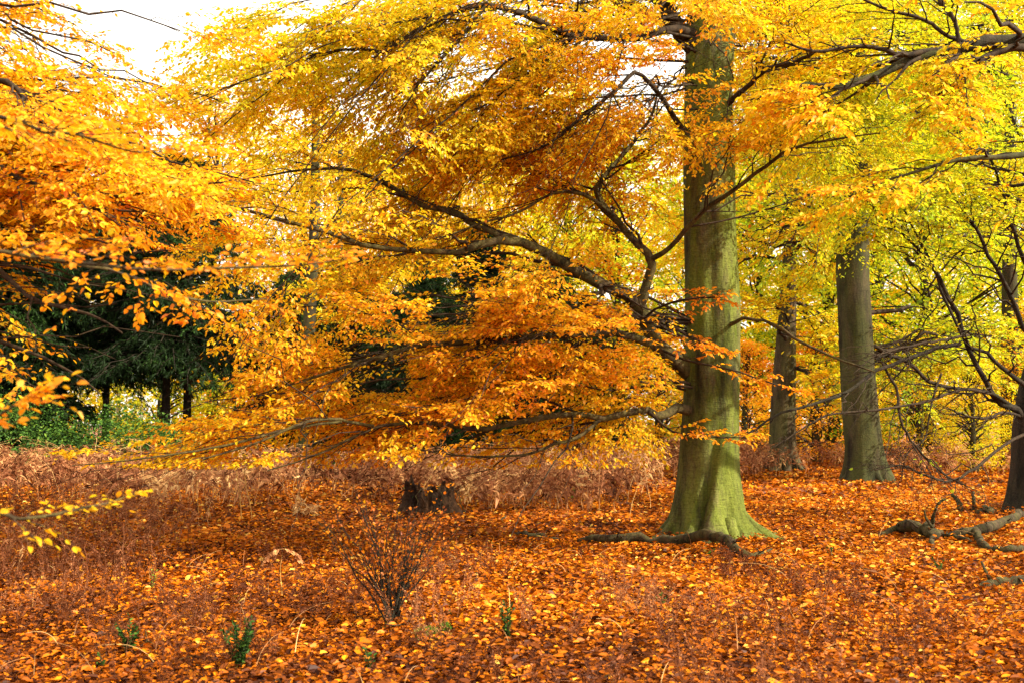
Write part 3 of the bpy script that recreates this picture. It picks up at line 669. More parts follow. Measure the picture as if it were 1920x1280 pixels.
# ---- a young beech beside the camera on the left: big leaves near the lens
nb = np.array([-4.8, 4.4, float(gz(-4.8, 4.4))])
near = thing('beech_sapling', nb, 'young beech beside the viewer with large orange leaves on long thin branches', 'tree')
nc = plain_trunk(nb[0], nb[1], .055, 3.6, M_bark_grey, near, nb, seed=32, flare=.1)
hand_n = [
 ([(-1367, 560, 4.4, 14), (-620, 500, 4.4, 10), (-200, 470, 4.2, 6), (0, 473, 4.1, 4.2), (70, 484, 4.1, 4.2), (140, 492, 4.1, 3.8), (235, 503, 4.2, 3), (330, 506, 4.3, 2.6), (430, 503, 4.4, 2.2), (560, 498, 4.5, 1.6), (650, 486, 4.6, 1.0)], .70),
 ([(70, 484, 4.2, 3), (140, 495, 4.6, 3), (215, 508, 5.2, 2.8), (265, 528, 5.8, 2.5), (330, 553, 6.2, 2.3), (400, 566, 6.6, 2), (500, 560, 7.0, 1.2)], .66),
 ([(-1367, 230, 4.4, 13), (-620, 160, 4.4, 9), (-150, 200, 4.2, 5), (30, 226, 4.2, 3.6), (75, 246, 4.2, 3.5), (120, 250, 4.2, 3.2), (175, 262, 4.3, 2.5), (250, 285, 4.4, 1.6), (330, 280, 4.5, 1.0)], .60),
 ([(-1367, 1000, 4.4, 13), (-620, 930, 4.4, 9), (-150, 960, 4.1, 5), (0, 962, 4.0, 4.2), (30, 972, 4.0, 3.6), (100, 964, 4.1, 3), (160, 950, 4.2, 2.4), (210, 940, 4.3, 1.8), (270, 918, 4.5, 1.0)], .54),
 ([(-1367, 900, 4.4, 10), (-620, 790, 4.3, 7), (-200, 770, 3.9, 3.5), (-50, 790, 3.7, 2.5), (30, 760, 3.7, 1.6), (70, 742, 3.7, 1.0)], .66)]
gl = Geo()
for i_, (path, hue_) in enumerate(hand_n):
    q, r = traced(path, 24); limb_obj(q, r, near, nb, M_limb, 8)
    vis = q[2:][None]; vr = r[2:][None]
    nn = [30, 18, 24, 11, 16][i_]; LS = [.036, .044, .038, .032, .038][i_]; TL = [.75, .6, .6, .35, .6][i_]
    a, ra = grow(vis, vr, nn, .15, 1, [.20, .42, .30, .22, .2][i_], 50, 5, droop=.08, lift=[.45, -.30, .1, 0.0, .1][i_], rfrac=.5, rmin=.0012, flat=.2)
    v, f = tubes(a, ra, 4); gl.add(v, f, 1)
    b, rb = grow(a, ra, [3, 4, 3, 2, 2][i_], .2, 1, .11, 45, 3, rfrac=.6, rmin=.0009)
    v, f = tubes(b, rb, 3); gl.add(v, f, 1)
    tf = tone_fn(hue_ - .06, hue_ + .08, 90 + i_)
    kp = view_keep([(345, 660, 2500, 1400, 60, 0)], margin=1300)
    leaves_on(gl, a, 5, LS, tf, keep=kp, tilt=TL); leaves_on(gl, b, 3, LS, tf, keep=kp, tilt=TL)
gl.build('crown', [M_leaf, M_twig], near, nb)

# ---- the two trunks behind the big beech, on the right
def far_beech(profile, Y, base_px, label, seed, mat, lo, hi, tgts, win, sizes, top=13, n_extra=0, gate=-.2):
    g, c, r_ = trunk_geo(profile, Y, lobes=7, lobe_amp=.42, flare_h=.55, seed=seed, top=top, sides=40, rings=80,
                         groove=[(0, 1.1, R(-70), R(-75), .07, .15), (0, .9, R(-100), R(-98), .05, .13), (0, 1.2, R(-45), R(-50), .08, .16)])
    b = np.array([c(.3)[0], Y, 0.0])
    t_ = thing('beech_tree', b, label, 'tree'); g.build('trunk', [mat], t_, b)
    roots((c(.1)[0], Y), .64, 9, .38, .12, t_, b, mat, seed)
    ls = []
    for (x0, x1, y0, y1, d0, d1, n) in tgts:
        for _ in range(n):
            t = P(U(x0, x1), U(y0, y1), U(d0, d1)); zs = float(np.clip(t[2] + U(-1.5, .8), 3, top - 1))
            q, r = reach(c, zs, t, rise=U(.2, .9), r0=.07, wob=.2); ls.append((q, r)); limb_obj(q, r, t_, b, M_twig, 5)
    Q = np.stack([smooth_path(q, r, 12)[0] for q, r in ls]); RR = np.stack([smooth_path(q, r, 12)[1] for q, r in ls])
    g = Geo(); L, n1, l1, n2, l2, n3, l3 = sizes
    foliate(g, Q, RR, tone_fn(lo, hi, seed + 100), view_keep(win), L=L, n1=n1, l1=l1, n2=n2, l2=l2, n3=n3, l3=l3, gate=clump_gate(seed, gate, 1.6))
    g.build('crown', [M_leaf, M_twig], t_, b)
second = [(915, 1566, 1692), (905, 1575, 1682), (880, 1582, 1668), (850, 1585, 1658), (800, 1584, 1650), (740, 1580, 1643), (680, 1577, 1638), (600, 1572, 1633), (510, 1568, 1628), (430, 1572, 1630), (300, 1578, 1630), (150, 1584, 1628), (0, 1590, 1626)]
far_beech(second, 27.8, None, 'grey beech trunk right of the big beech with fluted swollen roots', 15, M_bark_grey, .16, .44,
          [(1380, 2050, -80, 420, 25, 33, 20), (1640, 2050, 380, 700, 28, 34, 8), (1380, 1560, 380, 620, 27, 33, 4)],
          [(1556, 540, 1690, 1400, 28, 0), (1556, 460, 1690, 540, 28, .4), (-500, -600, 1250, 1400, 60, 0), (-500, 850, 2500, 1400, 60, 0)], (.105, 11, 2.4, 8, .9, 4, .28), top=15)
third = [(892, 1428, 1512), (880, 1436, 1500), (850, 1441, 1493), (800, 1444, 1490), (740, 1447, 1491), (680, 1452, 1492), (620, 1458, 1492), (500, 1468, 1494), (300, 1478, 1500), (100, 1488, 1506)]
far_beech(third, 33.7, None, 'slender mossy brown trunk just right of the big beech, behind it', 25, M_bark_brown, .30, .58,
          [(1300, 1560, 250, 760, 31, 38, 10), (1200, 1560, -60, 420, 31, 38, 8)],
          [(1430, 640, 1500, 1400, 34, .05), (-500, 860, 2500, 1400, 60, 0)], (.13, 10, 2.4, 8, .95, 4, .3), top=15)
fourth = [(905, 1868, 1925), (890, 1874, 1916), (850, 1876, 1910), (700, 1878, 1908), (500, 1880, 1906), (200, 1884, 1904)]
far_beech(fourth, 38, None, 'thin grey trunk seen behind the fan of dark limbs at the right edge', 35, M_bark_grey, .20, .46,
          [(1700, 2100, 150, 740, 36, 42, 10), (1640, 2100, -60, 300, 36, 42, 8)],
          [(1865, 640, 1920, 1400, 38, .1), (-500, 850, 2500, 1400, 60, 0)], (.14, 10, 2.4, 8, .95, 4, .3), top=15)

# ================================================================== 3. background trees
def clump_cloud(g, centers, rad, per, L, tone_lo, tone_hi, seed, thin=.32, flat=.5):
    """flat, ragged clumps of leaf-sized faces"""
    n = len(centers)
    a = U(0, 6.283, (n, per)); r = np.sqrt(U(0, 1, (n, per))) * rad * U(.5, 1.2, (n, 1))
    el = U(.6, 1.5, (n, 1)); ca = U(0, 6.28, (n, 1))
    lx, ly = r * np.cos(a) * el, r * np.sin(a) / el
    p = centers[:, None] + np.stack([lx * np.cos(ca) - ly * np.sin(ca), lx * np.sin(ca) + ly * np.cos(ca), rng.normal(0, thin * rad * .5, (n, per)) - (r / rad) ** 2 * rad * .25], -1)
    p = p.reshape(-1, 3); m = len(p)
    d = nrm(rng.normal(0, 1, (m, 3)) * np.array([1, 1, flat])); N = nrm(UP + rng.normal(0, .6, (m, 3)))
    hue = U(tone_lo, tone_hi, m) + .06 * lf_noise(p, 1.2, seed)
    Ls = L * U(.6, 1.3, m)
    leaf_quads(g, p, d, N, Ls, Ls * U(.5, .75, m), np.stack([np.clip(hue, 0.02, 1), U(.75, 1.08, m), np.zeros(m)], -1), 0, simple=True)
def broadleaf_mesh(seed, H=16, Rc=4.2, low=1.2, L=.17, n=260, per=75, wide_low=1.0):
    r = np.random.default_rng(seed)
    u = r.uniform(0, 1, n); z = low + (H - low) * u
    env = Rc * np.power(np.clip(np.sin(np.pi * (0.14 + .86 * u)), 0, 1), .55) * (wide_low * (1 - u) + u)
    a = r.uniform(0, 6.283, n); q = env * np.sqrt(r.uniform(.15, 1.05, n)) * (1 + .25 * np.sin(3 * a + seed) + .2 * np.sin(5 * a + u * 9))
    c = np.stack([q * np.cos(a), q * np.sin(a), z - q * .10], -1)
    g = Geo(); clump_cloud(g, c, .95, per, L, .38, .62, seed)
    # limbs to the clumps
    sel = r.choice(n, 60, replace=False); e = c[sel]; s = np.stack([e[:, 0] * 0, e[:, 1] * 0, np.clip(e[:, 2] * .8 - .5, .8, None)], -1)
    t = np.linspace(0, 1, 6)[None, :, None]
    pts = s[:, None] * (1 - t) + e[:, None] * t; pts[..., 2] += np.sin(t[..., 0] * math.pi) * .35; pts[:, 1:-1] += r.normal(0, .1, (60, 4, 3))
    v, f = tubes(pts, np.broadcast_to(np.linspace(.055, .012, 6), (60, 6)), 4); g.add(v, f, 1)
    crown = g.mesh('crown', [M_farleaf, M_twig])
    g = Geo()
    pts = np.zeros((1, 12, 3)); pts[0, :, 2] = np.linspace(-.2, H * .93, 12); pts[0, :, :2] = np.cumsum(r.normal(0, .07, (12, 2)), 0); pts[0, 0, :2] = 0
    v, f = tubes(pts, (.26 * (1 - np.linspace(0, 1, 12) * .85) * (1 + .7 * np.exp(-np.linspace(0, 12, 12))))[None], 12); g.add(v, f, 0, None, True)
    return crown, g
def conifer_mesh(seed, H=10, Rc=3.4, low=1.4, bare=0.0):
    r = np.random.default_rng(seed); n = 210
    u = r.uniform(0, 1, n) ** 1.25; z0 = low + (H - low) * u; a = r.uniform(0, 6.283, n)
    ln = Rc * (1 - u) ** .7 * r.uniform(.6, 1.1, n) + .3
    t = np.linspace(0, 1, 7)[None]
    pts = np.stack([np.cos(a)[:, None] * ln[:, None] * t, np.sin(a)[:, None] * ln[:, None] * t, z0[:, None] + .12 * ln[:, None] * t - .30 * ln[:, None] * t ** 2], -1)
    pts[:, 1:] += r.normal(0, .06, (n, 6, 3))
    g = Geo(); rad = np.broadcast_to(np.linspace(.035, .008, 7), (n, 7)); v, f = tubes(pts, rad, 4); g.add(v, f, 1)
    b, rb = grow(pts, rad, 11, .15, 1, .75, 50, 4, droop=.55, rfrac=.4, rmin=.004, flat=.3)
    v, f = tubes(b, rb, 3); g.add(v, f, 1)
    def tf(p): return np.stack([np.clip(.26 + .16 * lf_noise(p, .8, seed) + rng.normal(0, .09, len(p)), .02, .8), U(.7, 1.1, len(p)), np.zeros(len(p))], -1)
    m = 24; n_ = len(b)
    tt = U(.05, 1, (n_, m)); p, T = sample(b, tt); D = nrm(T + rng.normal(0, .55, T.shape) + np.array([0, 0, -.3])).reshape(-1, 3); p = p.reshape(-1, 3)
    leaf_quads(g, p, D, nrm(rng.normal(0, 1, p.shape) + UP), U(.12, .30, len(p)), U(.035, .06, len(p)), tf(p), 0, simple=True)
    crown = g.mesh('crown', [M_green, M_bark_dark])
    g = Geo(); k = 10; q = np.zeros((1, k, 3)); q[0, :, 2] = np.linspace(-.2, H * .97, k)
    v, f = tubes(q, np.linspace(.21, .03, k)[None], 10); g.add(v, f, 0, None, True)
    return crown, g
BL = []
for s_, kw in ((1, {}), (2, dict(H=14, Rc=4.8, low=.9)), (3, dict(H=18, Rc=4.0, low=2.2)), (4, dict(H=8, Rc=2.8, low=.4, n=150, per=70, L=.14, wide_low=1.3))):
    c_, tg = broadleaf_mesh(s_, **kw); BL.append((c_, tg.mesh('trunk', [M_bark_grey])))
CF = []
for s_, kw in ((11, {}), (12, dict(H=13, Rc=3.8, low=2.8)), (13, dict(H=8, Rc=2.8, low=.5)), (14, dict(H=13, Rc=5.4, low=4.5))):
    c_, tg = conifer_mesh(s_, **kw); CF.append((c_, tg.mesh('trunk', [M_bark_dark])))
def plant_tree(name, var, px, Y, sc, hue, label, cat='tree', group=None, trunk_mat=None, sz=1.0):
    x = (px - 960) / F * Y; loc = (x, Y, float(gz(x, Y)))
    t = thing(name, loc, label, cat, group, rz=random.uniform(0, 6.28)); t.scale = (sc, sc, sc * sz)
    c = link(bpy.data.objects.new('crown', var[0]), t); c.color = (hue, 0, 0, 1)
    link(bpy.data.objects.new('trunk', var[1]), t)
    return t
# yellow and lime crowns behind the right half (photo column, distance, mesh, scale, hue shift, label)
for px, Y, v_, s_, h_, lab in [
    (1560, 46, 0, 1.0, .26, 'tall lime yellow beech standing behind the second grey trunk'),
    (1740, 44, 1, 1.05, .22, 'broad lime green crown behind the fan of bare limbs on the right'),
    (1900, 47, 2, 1.0, .30, 'pale yellow crown behind the thin grey trunk at the right edge'),
    (1420, 50, 2, 1.0, .34, 'golden yellow crown filling the gap right of the big beech'),
    (1290, 54, 0, 1.05, .44, 'golden background beech mostly hidden behind the big trunk'),
    (1160, 48, 1, .95, .26, 'yellow green beech seen between the forked limbs left of the big trunk'),
    (1650, 60, 0, 1.3, .36, 'high golden crown rising above the lime yellow trees on the right'),
    (1830, 62, 2, 1.3, .34, 'tall pale gold crown farthest back at the right'),
    (1480, 66, 1, 1.4, .50, 'large orange gold crown far behind the slender brown trunk'),
    (400, 50, 2, .98, .50, 'golden crown left of centre whose top meets the white sky gap'),
    (300, 44, 1, .78, .33, 'low yellow green crown right below the white sky gap'),
    (560, 56, 0, 1.15, .60, 'orange crown behind the upper left sprays, right of the golden one'),
    (640, 47, 1, .95, .50, 'bright gold crown behind the dark conifers left of centre'),
    (790, 44, 2, .9, .46, 'yellow crown rising just behind the deepest dark gap'),
    (930, 47, 1, 1.0, .40, 'lime gold crown above the blue green conifers'),
    (1060, 50, 0, 1.05, .46, 'golden crown behind the upright fork of the mossy limb'),
    (720, 56, 1, 1.0, .55, 'amber crown behind the traced dark limbs at centre left'),
    (860, 62, 2, 1.0, .42, 'grey green and amber crown showing through small gaps at top centre'),
    (1000, 58, 0, 1.05, .52, 'amber crown behind the upper middle sprays'),
    (-60, 48, 0, 1.0, .58, 'orange crown at the left edge behind the dark yews'),
    (60, 60, 2, .9, .48, 'gold crown at far left standing behind the clearing')]:
    plant_tree('broadleaf_tree', BL[v_], px, Y, s_, h_, lab)
for px, Y, s_, h_, lab in [
    (1400, 38, .52, .66, 'low orange beech bush left of the slender brown trunk'),
    (1530, 40, .62, .64, 'orange understorey tree between the two trunks on the right'),
    (1720, 36, .55, .50, 'yellow understorey tree right of the fluted grey trunk'),
    (1820, 34, .42, .42, 'small lime bush low behind the drooping dark limbs'),
    (1960, 36, .70, .56, 'golden understorey tree at the right border'),
    (1240, 42, .60, .60, 'orange understorey tree immediately left of the big trunk base'),
    (1120, 44, .50, .40, 'yellow green bush behind the bracken left of the big trunk'),
    (1620, 52, .9, .60, 'orange young tree glimpsed behind the fluted trunk'),
    (960, 46, .55, .62, 'rust orange bush beyond the bracken at picture centre')]:
    plant_tree('understorey_tree', BL[3], px, Y, s_, h_, lab)
# dark evergreens
for px, Y, v_, s_, lab in [
    (-150, 29, 0, .72, 'black green yew at the far left edge above the green bramble'),
    (-10, 35, 0, .72, 'dark yew at the left end of the clearing with drooping lower boughs'),
    (40, 31, 2, .95, 'low bushy dark evergreen behind the green bramble at far left'),
    (200, 37, 3, .68, 'dark conifer hanging over the birches in the clearing'),
    (120, 39, 3, .70, 'dark conifer deep behind the clearing, left of the close pair of trunks'),
    (312, 33, 3, .72, 'dark conifer with a bare lower trunk, left one of the close pair'),
    (352, 33.6, 3, .72, 'dark conifer with a bare lower trunk, right one of the close pair'),
    (560, 33, 0, .62, 'dark evergreen filling behind the orange sprays, right of the paired trunks'),
    (660, 36, 1, .55, 'grey green conifer behind the middle sprays'),
    (800, 33, 0, .62, 'dark conifer showing in the deepest gap at picture centre'),
    (900, 38, 1, .62, 'blue green conifer just under the long mossy arching limb'),
    (1040, 42, 0, .72, 'blue green conifer with its top beside the limb fork'),
    (740, 30, 2, .60, 'low dark evergreen behind the bracken left of the stump'),
    (1100, 36, 2, .65, 'small dark evergreen behind the lower limbs, left of the big trunk')]:
    plant_tree('conifer', CF[v_], px, Y, s_, .5, lab)
# plain distant trunks behind the sprays
for px, w_, Y, top_, m_, nm, lab in [(576, 30, 30, 7.5, M_bark_grey, 'beech_tree', 'straight grey trunk standing between conifers left of centre'), (626, 18, 36, 8, M_bark_grey, 'beech_tree', 'thinner grey trunk right beside the straight grey one left of centre'),
                           (222, 9, 50, 5.5, M_birch, 'birch_tree', 'white birch stem in the bright clearing, left of the paired trunks'), (266, 7, 54, 5, M_birch, 'birch_tree', 'thinnest white birch stem, nearest the paired dark trunks'),
                           (155, 8, 48, 5, M_birch, 'birch_tree', 'white birch stem at the left end of the clearing')]:
    x = (px - 960) / F * Y; bb = np.array([x, Y, float(gz(x, Y))])
    t = thing(nm, bb, lab, 'tree')
    plain_trunk(x, Y, w_ / 2 * Y / F, top_ + 3, m_, t, bb, lean=.01, seed=px, flare=.2)
    a_ = U(0, 6.28, 26); zc = U(top_ * .55, top_ + 3, 26); q_ = U(.3, 1.6, 26)
    g = Geo(); clump_cloud(g, np.stack([x + q_ * np.cos(a_), Y + q_ * np.sin(a_), zc], -1), .7, 60, .12, .32, .58, px)
    s = np.stack([np.full(26, x + .05), np.full(26, Y), zc - .5], -1); e = np.stack([x + q_ * np.cos(a_), Y + q_ * np.sin(a_), zc], -1)
    tt = np.linspace(0, 1, 4)[None, :, None]; v, f = tubes(s[:, None] * (1 - tt) + e[:, None] * tt, np.full((26, 4), .012), 3); g.add(v, f, 1)
    g.build('crown', [M_leaf, M_twig], t, bb)

# far woodland that closes the view behind the single trees
g = Geo(); n = 1500
a = U(R(28), R(152), n); d = U(74, 92, n); px_ = np.cos(a) * d; py_ = np.sin(a) * d
topz = 12 + 3.0 * np.sin(a * 9) + 2 * np.sin(a * 23 + 1) + np.clip((px_ + 10) * .22, -1.5, 7)
c = np.stack([px_, py_, U(0, 1, n) ** .8 * topz], -1)
clump_cloud(g, c, 2.5, 85, .42, .28, .56, 77)
tag(g.build('far_woodland', [M_leaf]), 'distant wood of pale green and gold trees closing the view', 'woodland', kind='stuff')

# ================================================================== 4. undergrowth
def frond_field(g, xy, h, per, tone, L=.16, mat=0, spread=.5, wisp=2):
    """arching dead bracken fronds standing at ground points"""
    n = len(xy); x, y = xy[:, 0], xy[:, 1]
    az = U(0, 6.283, n); hh = h * U(.55, 1.2, n); t = np.linspace(0, 1, 8)[None]
    out = hh * spread * U(.4, 1.6, n)
    px_ = x[:, None] + np.cos(az)[:, None] * out[:, None] * t ** 1.6; py_ = y[:, None] + np.sin(az)[:, None] * out[:, None] * t ** 1.6
    z = gz(x, y)[:, None] + hh[:, None] * (t * 1.45 - .62 * t ** 2.4) 
    q = np.stack([px_, py_, z], -1); q[:, 1:] += rng.normal(0, .018, (n, 7, 3))
    rd = np.broadcast_to(np.linspace(.0050, .0018, 8), (n, 8)); v, f = tubes(q, rd, 3)
    tn = tone(q[:, 4]); g.add(v, f, mat, np.repeat(tn + np.array([.12, .1, 0]), 7 * 3, 0))
    m = per; tt = U(.3, 1, (n, m)); p, T = sample(q, tt)
    side = np.where(np.arange(m)[None] % 2 == 0, 1., -1.) * np.ones((n, 1)); S = nrm(np.cross(T, UP) + 1e-3) * side[..., None]
    D = nrm(S + T * .35 + np.array([0, 0, -.35]) + rng.normal(0, .28, S.shape)).reshape(-1, 3)
    Ls = (L * (1.25 - tt) * U(.5, 1.3, (n, m))).reshape(-1) * (h / .8) ** .3
    leaf_quads(g, p.reshape(-1, 3), D, nrm(UP + rng.normal(0, .8, D.shape)), Ls, Ls * U(.14, .3, len(Ls)), np.repeat(tn, m, 0) * np.array([1, 1, 0]) + np.stack([rng.normal(0, .06, n * m), U(-.15, .1, n * m), np.zeros(n * m)], -1), mat, curl=.5, simple=True)
def bracken_tone(p):
    n = len(p); return np.stack([np.clip(.50 + .22 * lf_noise(p, .9, 5) + rng.normal(0, .15, n), .03, .93), U(.75, 1.1, n), np.zeros(n)], -1)
# the wide bed of dead bracken behind the stump
g = Geo()
xs_, ys_ = scatter(18.4, 40, 13, 1.3)
px_, _, _ = proj(np.stack([xs_, ys_, 0 * xs_], -1))
edge_y = 18.6 + .7 * np.sin(px_ / 90) + .5 * np.sin(px_ / 37 + 1) + np.clip((px_ - 1000) / 300, 0, 1) * 2.5 + np.clip((px_ - 1330) / 100, 0, 1) * 9
ok = (ys_ > edge_y) & (U(0, 1, len(xs_)) < np.where(px_ > 1500, .45, 1.0)) & (lf_noise(np.stack([xs_, ys_, 0 * xs_], -1), 1.3, 17) > -.55) & ~((px_ > 700) & (px_ < 900) & (ys_ < 19.6))
frond_field(g, np.stack([xs_, ys_], -1)[ok], .95, 20, bracken_tone, .22)
ys2 = U(18.6, 30, 420); xs2 = U(-1, 1, 420) * ys2 * .55; q2x, _, _ = proj(np.stack([xs2, ys2, 0 * xs2], -1)); ok2 = q2x < 1230
frond_field(g, np.stack([xs2, ys2], -1)[ok2], 1.15, 6, lambda p: np.stack([U(.62, .98, len(p)), U(.85, 1.05, len(p)), np.zeros(len(p))], -1), .12, spread=.9)
tag(g.build('bracken_bed', [M_bracken]), 'bed of collapsed purplish brown dead bracken behind the stump', 'bracken', kind='stuff')
# darker rusty scrub on the left, nearer
g = Geo()
xs_, ys_ = scatter(10, 18.5, 10, 1.4); px_, _, _ = proj(np.stack([xs_, ys_, 0 * xs_], -1))
ok = (px_ < 330 - (ys_ - 14) * -18 + 60 * np.sin(ys_ * 2)) & (U(0, 1, len(xs_)) < .75)
frond_field(g, np.stack([xs_, ys_], -1)[ok], .55, 16, lambda p: bracken_tone(p) - np.array([.16, 0, 0]), .14)
xs_, ys_ = scatter(9.5, 17, 26, 1.4); px_, _, _ = proj(np.stack([xs_, ys_, 0 * xs_], -1)); ok = (px_ < 330 - (ys_ - 14) * -12 + 50 * np.sin(ys_ * 2)) & (lf_noise(np.stack([xs_, ys_, 0 * xs_], -1), .6, 33) > -.2)
SCRUB = np.stack([xs_, ys_], -1)[ok]
tag(g.build('bracken_scrub', [M_bracken]), 'dark rusty dead bracken along the left side of the leaf carpet', 'bracken', kind='stuff')
# thin wiry dead stems over the near floor
g = Geo()
def wisps(g, xy, h, tone):
    n = len(xy); t = np.linspace(0, 1, 7)[None]; a = U(0, 6.28, n); H = h * U(.5, 1.25, n); o = H * U(.05, .6, n)
    q = np.stack([xy[:, :1] + np.cos(a)[:, None] * o[:, None] * t ** 1.5, xy[:, 1:] + np.sin(a)[:, None] * o[:, None] * t ** 1.5, gz(xy[:, 0], xy[:, 1])[:, None] + H[:, None] * t], -1)
    q[:, 1:] += rng.normal(0, .008, (n, 6, 3)); rd = np.broadcast_to(np.linspace(.0024, .0011, 7), (n, 7))
    def T(q_): return np.repeat(tone(q_[:, 2]), (q_.shape[1] - 1) * 3, 0)
    v, f = tubes(q, rd, 3); g.add(v, f, 0, T(q))
    b, rb = grow(q, rd, 9, .25, 1, .11, 38, 4, lift=.3, rfrac=.6, rmin=.0010, flat=.3); v, f = tubes(b, rb, 3); g.add(v, f, 0, T(b))
    leaves_on(g, b, 5, .016, tone, tilt=.9)
xs_, ys_ = scatter(5.2, 12, 34, 1.3); pp_ = np.stack([xs_, ys_, 0 * xs_], -1); px_, _, _ = proj(pp_)
ok = (lf_noise(pp_, .45, 27) > .42) | ((lf_noise(pp_, .5, 28) > .1) & (px_ < 420) & (ys_ > 8)) | ((lf_noise(pp_, .4, 29) > .1) & (ys_ < 8.2) & (U(0, 1, len(xs_)) < .8))
wisps(g, pp_[ok][:, :2], .27, lambda p: bracken_tone(p) - np.array([.20, 0, 0]))
wisps(g, SCRUB, .55, lambda p: bracken_tone(p) - np.array([.20, 0, 0]))
tag(g.build('dead_undergrowth', [M_bracken]), 'scattered wispy brown dead stems standing in the near leaf carpet', 'undergrowth', kind='stuff')

g = Geo(); xs_, ys_ = scatter(5.6, 15, 3.2, 1.2); n = len(xs_); t = np.linspace(0, 1, 7)[None]; a = U(0, 6.28, n); H = U(.08, .34, n); o_ = H * U(.1, 1.6, n)
q = np.stack([xs_[:, None] + np.cos(a)[:, None] * o_[:, None] * t ** 1.5, ys_[:, None] + np.sin(a)[:, None] * o_[:, None] * t ** 1.5, gz(xs_, ys_)[:, None] + H[:, None] * (1.5 * t - .8 * t ** 2)], -1)
v, f = tubes(q, np.broadcast_to(np.linspace(.0028, .0010, 7), (n, 7)), 3); g.add(v, f, 0, np.repeat(np.stack([U(.6, 1, n), U(.7, 1.05, n), np.zeros(n)], -1), 18, 0))
tag(g.build('dry_grass', [M_bracken]), 'thin straw coloured dry stems among the fallen leaves in front', 'grass', kind='stuff')
DRIFT = []
# fallen twigs in the litter
g = Geo(); x, y = scatter(5.5, 24, 1.0, 1.15); n = len(x)
a = U(0, 6.28, n); L_ = U(.08, .38, n); t = np.linspace(-.5, .5, 5)[None]
q = np.stack([x[:, None] + np.cos(a)[:, None] * L_[:, None] * t, y[:, None] + np.sin(a)[:, None] * L_[:, None] * t, gz(x, y)[:, None] + .05 + .03 * rng.normal(0, 1, (n, 5))], -1)
v, f = tubes(q, np.broadcast_to(U(.002, .005, (n, 1)), (n, 5)) * np.array([1, 1, .9, .8, .4]), 4); g.add(v, f, 0)
tag(g.build('fallen_twigs', [M_dead]), 'small dead twigs strewn over the leaf carpet', 'twigs', kind='stuff')

# ---- the stump
def build_stump():
    c = G(800, 968); c[1] += .35
    st = thing('tree_stump', (c[0], c[1], 0), 'rotten dark tree stump with mossy ragged top in front of the bracken', 'stump')
    k, s = 26, 72
    th = np.linspace(0, 2 * np.pi, s, endpoint=False)
    H = .45 + .03 * np.sin(th * 2 + 1.9) + .04 * np.sin(th * 5) + .05 * np.sin(th * 13) + rng.normal(0, .04, s)
    H += .06 * (np.cos(th - R(190)) > .3)
    ts = np.linspace(0, 1, k); V = []
    for i_, t in enumerate(ts):
        z = -.06 + t * (H + .06)
        flare = .36 + .17 * (1 - t) ** 2.2
        rid = .09 * np.sin(th * 7 + 2 * t) + .06 * np.sin(th * 13 + 1 - t * 3) + .03 * np.sin(th * 31) + .05 * np.sin(t * 9 + th * 3)
        rr = flare * (1 + rid) + rng.normal(0, .006, s)
        V.append(np.stack([rr * np.cos(th), rr * np.sin(th), z], -1))
    for q_, dz in ((.88, -.02), (.72, -.10), (.45, -.16), (.2, -.17), (.02, -.17)):    # hollow rotten top
        rr = (.36 * q_) * (1 + .1 * np.sin(th * 5 + q_ * 7)); V.append(np.stack([rr * np.cos(th), rr * np.sin(th), H * .5 + .18 + dz + rng.normal(0, .015, s)], -1))
    V = np.concatenate(V); kk = k + 5
    i = np.arange(kk - 1)[:, None]; q = np.arange(s)[None]; q2 = (q + 1) % s
    f = np.stack([i * s + q, i * s + q2, (i + 1) * s + q2, (i + 1) * s + q], -1)
    g = Geo(); V = V + (lf_noise(V, .05, 91) * .018)[:, None] * nrm(V * np.array([1, 1, .2])); g.add(V, f, 0, None, False); g.build('trunk', [M_stump], st)
    g = Geo(); n = 160
    a = U(0, 6.28, n); rr = U(.1, .40, n); p = np.stack([rr * np.cos(a), rr * np.sin(a), .36 + .07 * np.sin(a * 2 + 1.9) + U(-.08, .05, n)], -1)
    leaf_quads(g, p, nrm(rng.normal(0, 1, (n, 3)) + UP * .6), nrm(rng.normal(0, 1, (n, 3))), U(.02, .06, n), U(.008, .02, n), np.stack([U(.3, .9, n), U(.7, 1, n), np.zeros(n)], -1), 0, simple=True)
    g.build('moss', [M_green], st)['kind'] = 'stuff'
    g = Geo(); n = 110
    a = U(0, 6.28, n); rr = U(.05, .38, n); p = np.stack([rr * np.cos(a), rr * np.sin(a), .40 + .07 * np.sin(a * 2 + 1.9) + U(-.02, .04, n)], -1)
    d = nrm(np.stack([np.cos(a * 3), np.sin(a * 3), U(-.4, .3, n)], -1))
    leaf_quads(g, p, d, nrm(UP + rng.normal(0, .3, (n, 3))), U(.05, .08, n), U(.03, .05, n), np.stack([U(.45, .9, n), U(.8, 1, n), np.zeros(n)], -1), 0)
    o = g.build('leaf_scatter', [M_litter]); o.location = (c[0], c[1], 0)
    tag(o, 'orange fallen leaves caught on top of the rotten stump', 'leaves', kind='stuff')
    for _ in range(6):
        a = U(0, 6.28); t = np.linspace(0, 1, 9); rr = .36 + .24 * t
        q = np.stack([rr * np.cos(a), rr * np.sin(a), .42 * (1 - t ** 1.7) + .04], -1) + rng.normal(0, .015, (9, 3))
        g = Geo(); v, f = tubes(q[None], np.full((1, 9), .006), 5); g.add(v, f, 0); g.build('creeper_stem', [M_dead], st)
build_stump()

